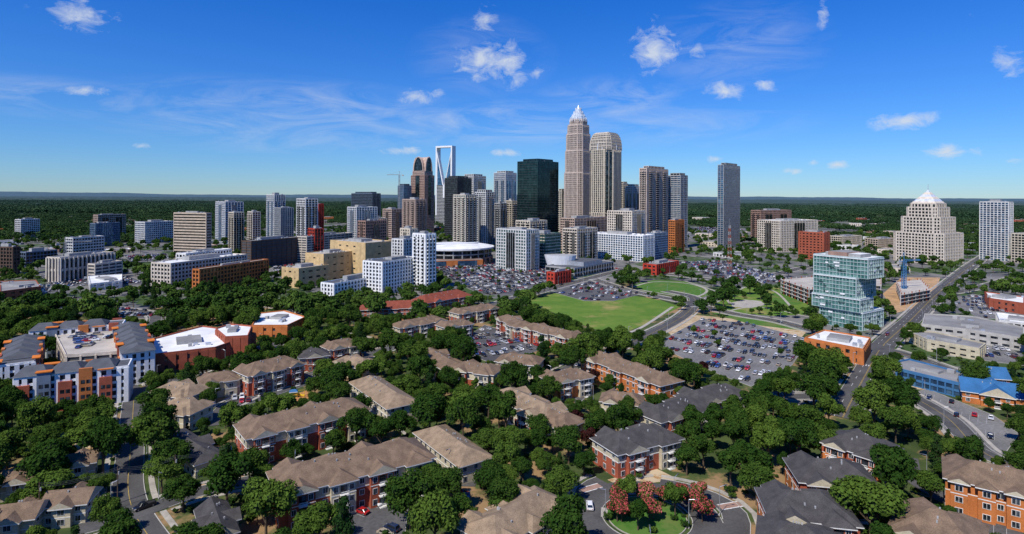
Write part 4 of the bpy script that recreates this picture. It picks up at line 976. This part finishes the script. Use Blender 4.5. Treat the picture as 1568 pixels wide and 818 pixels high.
RT=[treemesh('t',s,5.4,11.5,4800,.6).mesh('deciduous_tree_mesh') for s in range(8)]
OT=[treemesh('t',20+s,4.2,10.5,3600,.6,'oval').mesh('oval_tree_mesh') for s in range(4)]
CT=[treemesh('t',30+s,2.9,12.5,3000,.52,'cone','leaf_dark').mesh('evergreen_tree_mesh') for s in range(2)]
RTF=[treemesh('t',s,5.4,11.5,1000,1.25,leaf='leaf_mid',limbs=2).mesh('deciduous_tree_far_mesh') for s in range(6)]
OTF=[treemesh('t',20+s,4.2,10.5,700,1.2,'oval',leaf='leaf_mid',limbs=2).mesh('oval_tree_far_mesh') for s in range(3)]
BT=[treemesh('t',40+s,3.2,5.5,2400,.46,'oval','blossom').mesh('crape_myrtle_mesh') for s in range(2)]
PT=[treemesh('t',50,3.4,7,2600,.5,'oval','leaf_plum').mesh('plum_tree_mesh')]
SH=[treemesh('t',60+s,1.3,1.5,400,.3,'oval','leaf',trunk=False).mesh('shrub_mesh') for s in range(2)]
TREES={}
def sp_ok(x,y,d):
    i,j=int(x//8),int(y//8)
    for a in range(i-2,i+3):
        for b in range(j-2,j+3):
            for (px,py,pd) in TREES.get((a,b),()):
                if (px-x)**2+(py-y)**2<((d+pd)*.5)**2: return False
    return True
def put(ms,x,y,s,name,d=7):
    if y>400: ms=RTF if ms is RT else OTF if ms is OT else ms
    o=bpy.data.objects.new(name,random.choice(ms)); COL.objects.link(o); o.location=(x,y,0); k=random.uniform(.9,1.1)
    o.scale=(s*k,s*k,s*random.uniform(.82,1.2)); o.rotation_euler=(0,0,random.uniform(0,6.28)); TREES.setdefault((int(x//8),int(y//8)),[]).append((x,y,d))
for q in LT: put(OT,q[0],q[1],.55,'tree',4)
for k in range(9):
    t=k*.7; q=rc+np.array([math.cos(t),math.sin(t)])*(8 if k<7 else 2); put(BT if k%3 else OT,q[0],q[1],1.0 if k%3 else .8,'crape_myrtle' if k%3 else 'tree',4)
for (x,y) in((945,800),(955,770),(1060,785),(1075,800),(1045,770),(1070,770)): 
    q=P(x,y); put(BT,q[0],q[1],1.1,'crape_myrtle',4)
for (x,y) in((880,660),(905,690),(1075,578),(910,592),(640,475)):
    q=P(x,y); put(PT,q[0],q[1],1,'plum_tree',5)
nT=0
def clearview(x,y,h):
    for k in(.3,.6,.85):
        f=CH/(CH-h*k)
        if at(VIS,x*f,y*f): return False
    return True
GROVE=[P(x,y) for x,y in((985,665),(1060,620),(1150,598),(1200,612),(1240,690),(1180,745),(1110,765),(1000,735))]
for it in range(42000):
    y=math.sqrt(random.uniform(118**2,640**2)); x=random.uniform(-1,1)*(y*.93+25)
    if at(OCC,x,y): continue
    urb=inpoly(x,y,URB)
    if urb and random.random()<.80: continue
    gr=inpoly(x,y,GROVE)
    ok=False
    if not sp_ok(x,y,4.2): continue
    for sc in (random.uniform(.9,1.5),random.uniform(.6,.95),random.uniform(.42,.6)):
        if y<135: sc=min(sc,1)
        d=8.8*sc
        if gr: sc=1.15;d=7.2
        if urb: sc*=.8;d*=1.2
        if not sp_ok(x,y,d): continue
        if clearview(x,y,11*sc): ok=True;break
    if not ok: continue
    rnd=random.random()
    if gr: put(OT,x,y,sc,'tree',d)
    elif rnd<.74: put(RT,x,y,sc,'tree',d)
    elif rnd<.89: put(OT,x,y,sc*1.1,'tree',d)
    else: put(CT,x,y,sc*.98,'evergreen_tree',d*.7)
    nT+=1
for it in range(9000):
    y=math.sqrt(random.uniform(600**2,1400**2)); x=random.uniform(-1,1)*(y*.93+25)
    if at(OCC,x,y): continue
    if inpoly(x,y,URB) and random.random()<.6: continue
    if not sp_ok(x,y,10): continue
    put(RT,x,y,random.uniform(.6,1.1),'tree',10); nT+=1
print('trees',nT)
ns=0
for it in range(5000):
    y=math.sqrt(random.uniform(140**2,330**2)); x=random.uniform(-1,1)*(y*.93)
    if at(BLD,x,y) or onroad((x,y),None,1): continue
    if at(VIS,x,y) and at(OCC,x,y): continue
    o=bpy.data.objects.new('shrub',random.choice(SH)); COL.objects.link(o); o.location=(x,y,0); s=random.uniform(.6,1.4); o.scale=(s,s,s); ns+=1
    if ns>850: break
def lowrise(x,y):
    w=random.uniform(18,55);d=random.uniform(14,40);h=random.choice((5,5,6,7,8,12))
    r=math.radians(random.choice((42,42,25,132,60))); u=np.array([math.cos(r),math.sin(r)]);v=np.array([-u[1],u[0]]);c=np.array([x,y])
    poly=ccw([c-u*w/2-v*d/2,c+u*w/2-v*d/2,c+u*w/2+v*d/2,c-u*w/2+v*d/2])
    mb=MB(); wl=random.choice(('white','cream','brick','palestone','orangebrick','grayc','rose','beige','brick','bluegray'))
    clad(mb,poly,0,h,fh=4,bay=6,pw=2.6,sp=1.7,wall=wl,glass='gdark',roof=random.choice(('white_roof','gray_roof','gray_roof','tan_roof')))
    mech(mb,poly,h,int(x),hmax=2.5); mb.obj('low_rise_building')
    if y<1500: raster(poly,5,OCC)
nb=0;pl=[]
for it in range(7000):
    y=math.sqrt(random.uniform(600**2,3600**2)); x=random.uniform(-1,1)*y*.9
    if y>1500 and random.random()<.66: continue
    if x<-250 and y<1200 and random.random()<.4: continue
    if at(OCC,x,y) or any((x-a)**2+(y-b)**2<52**2 for a,b in pl): continue
    if y<760 and not inpoly(x,y,URB): continue
    c8=[at(OCC,x+a,y+b) for a in(-18,0,18) for b in(-18,0,18)]
    if any(c8): continue
    lowrise(x,y); pl.append((x,y)); nb+=1
    if nb>330: break
# ------------------------------------------------------------------ distant forest (instanced)
def clusters(seed):
    r=np.random.default_rng(seed); T=MB()
    T.names=['bark','leaf_far','leaf_shade_core']
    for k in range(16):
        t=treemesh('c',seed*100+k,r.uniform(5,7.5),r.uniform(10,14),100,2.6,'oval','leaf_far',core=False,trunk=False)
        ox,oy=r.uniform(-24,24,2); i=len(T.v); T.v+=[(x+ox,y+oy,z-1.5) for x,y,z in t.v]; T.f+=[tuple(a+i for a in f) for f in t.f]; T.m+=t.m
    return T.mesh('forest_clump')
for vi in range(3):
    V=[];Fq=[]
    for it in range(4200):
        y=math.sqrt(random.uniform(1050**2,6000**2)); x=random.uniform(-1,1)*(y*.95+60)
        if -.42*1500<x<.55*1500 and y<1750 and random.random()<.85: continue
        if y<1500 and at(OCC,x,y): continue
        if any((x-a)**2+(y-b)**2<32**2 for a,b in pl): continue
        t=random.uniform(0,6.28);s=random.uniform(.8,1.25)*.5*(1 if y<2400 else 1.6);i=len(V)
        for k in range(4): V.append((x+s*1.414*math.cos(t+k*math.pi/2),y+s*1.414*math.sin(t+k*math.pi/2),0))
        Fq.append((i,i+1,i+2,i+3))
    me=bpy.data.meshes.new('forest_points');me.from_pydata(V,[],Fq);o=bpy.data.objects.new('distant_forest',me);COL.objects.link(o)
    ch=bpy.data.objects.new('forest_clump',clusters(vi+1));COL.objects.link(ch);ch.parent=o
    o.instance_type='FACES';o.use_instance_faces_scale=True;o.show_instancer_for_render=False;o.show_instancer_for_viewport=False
V=[];Fq=[];na=420;nr=120
for j in range(nr):
    rr=4300*(14500/4300)**(j/(nr-1))
    for i in range(na):
        t=-.86+1.72*i/(na-1); V.append((rr*math.sin(t)*1.0,rr*math.cos(t),3+random.random()*14+(12*math.sin(t*9+j*.13)+12*math.sin(t*23+j*.3))*min(1,j/60)))
for j in range(nr-1):
    for i in range(na-1): a=j*na+i;Fq.append((a,a+1,a+na+1,a+na))
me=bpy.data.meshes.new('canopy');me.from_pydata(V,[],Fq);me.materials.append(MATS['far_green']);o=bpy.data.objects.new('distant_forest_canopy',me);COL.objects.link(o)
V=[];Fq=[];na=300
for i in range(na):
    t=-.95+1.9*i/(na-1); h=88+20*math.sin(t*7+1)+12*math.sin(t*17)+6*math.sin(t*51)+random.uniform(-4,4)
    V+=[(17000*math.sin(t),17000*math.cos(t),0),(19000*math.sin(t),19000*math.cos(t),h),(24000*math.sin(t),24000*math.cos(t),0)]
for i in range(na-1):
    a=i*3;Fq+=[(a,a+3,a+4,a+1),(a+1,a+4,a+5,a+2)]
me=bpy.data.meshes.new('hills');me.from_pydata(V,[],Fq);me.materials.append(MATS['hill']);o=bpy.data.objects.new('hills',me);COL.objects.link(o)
print('objects',len(bpy.data.objects))
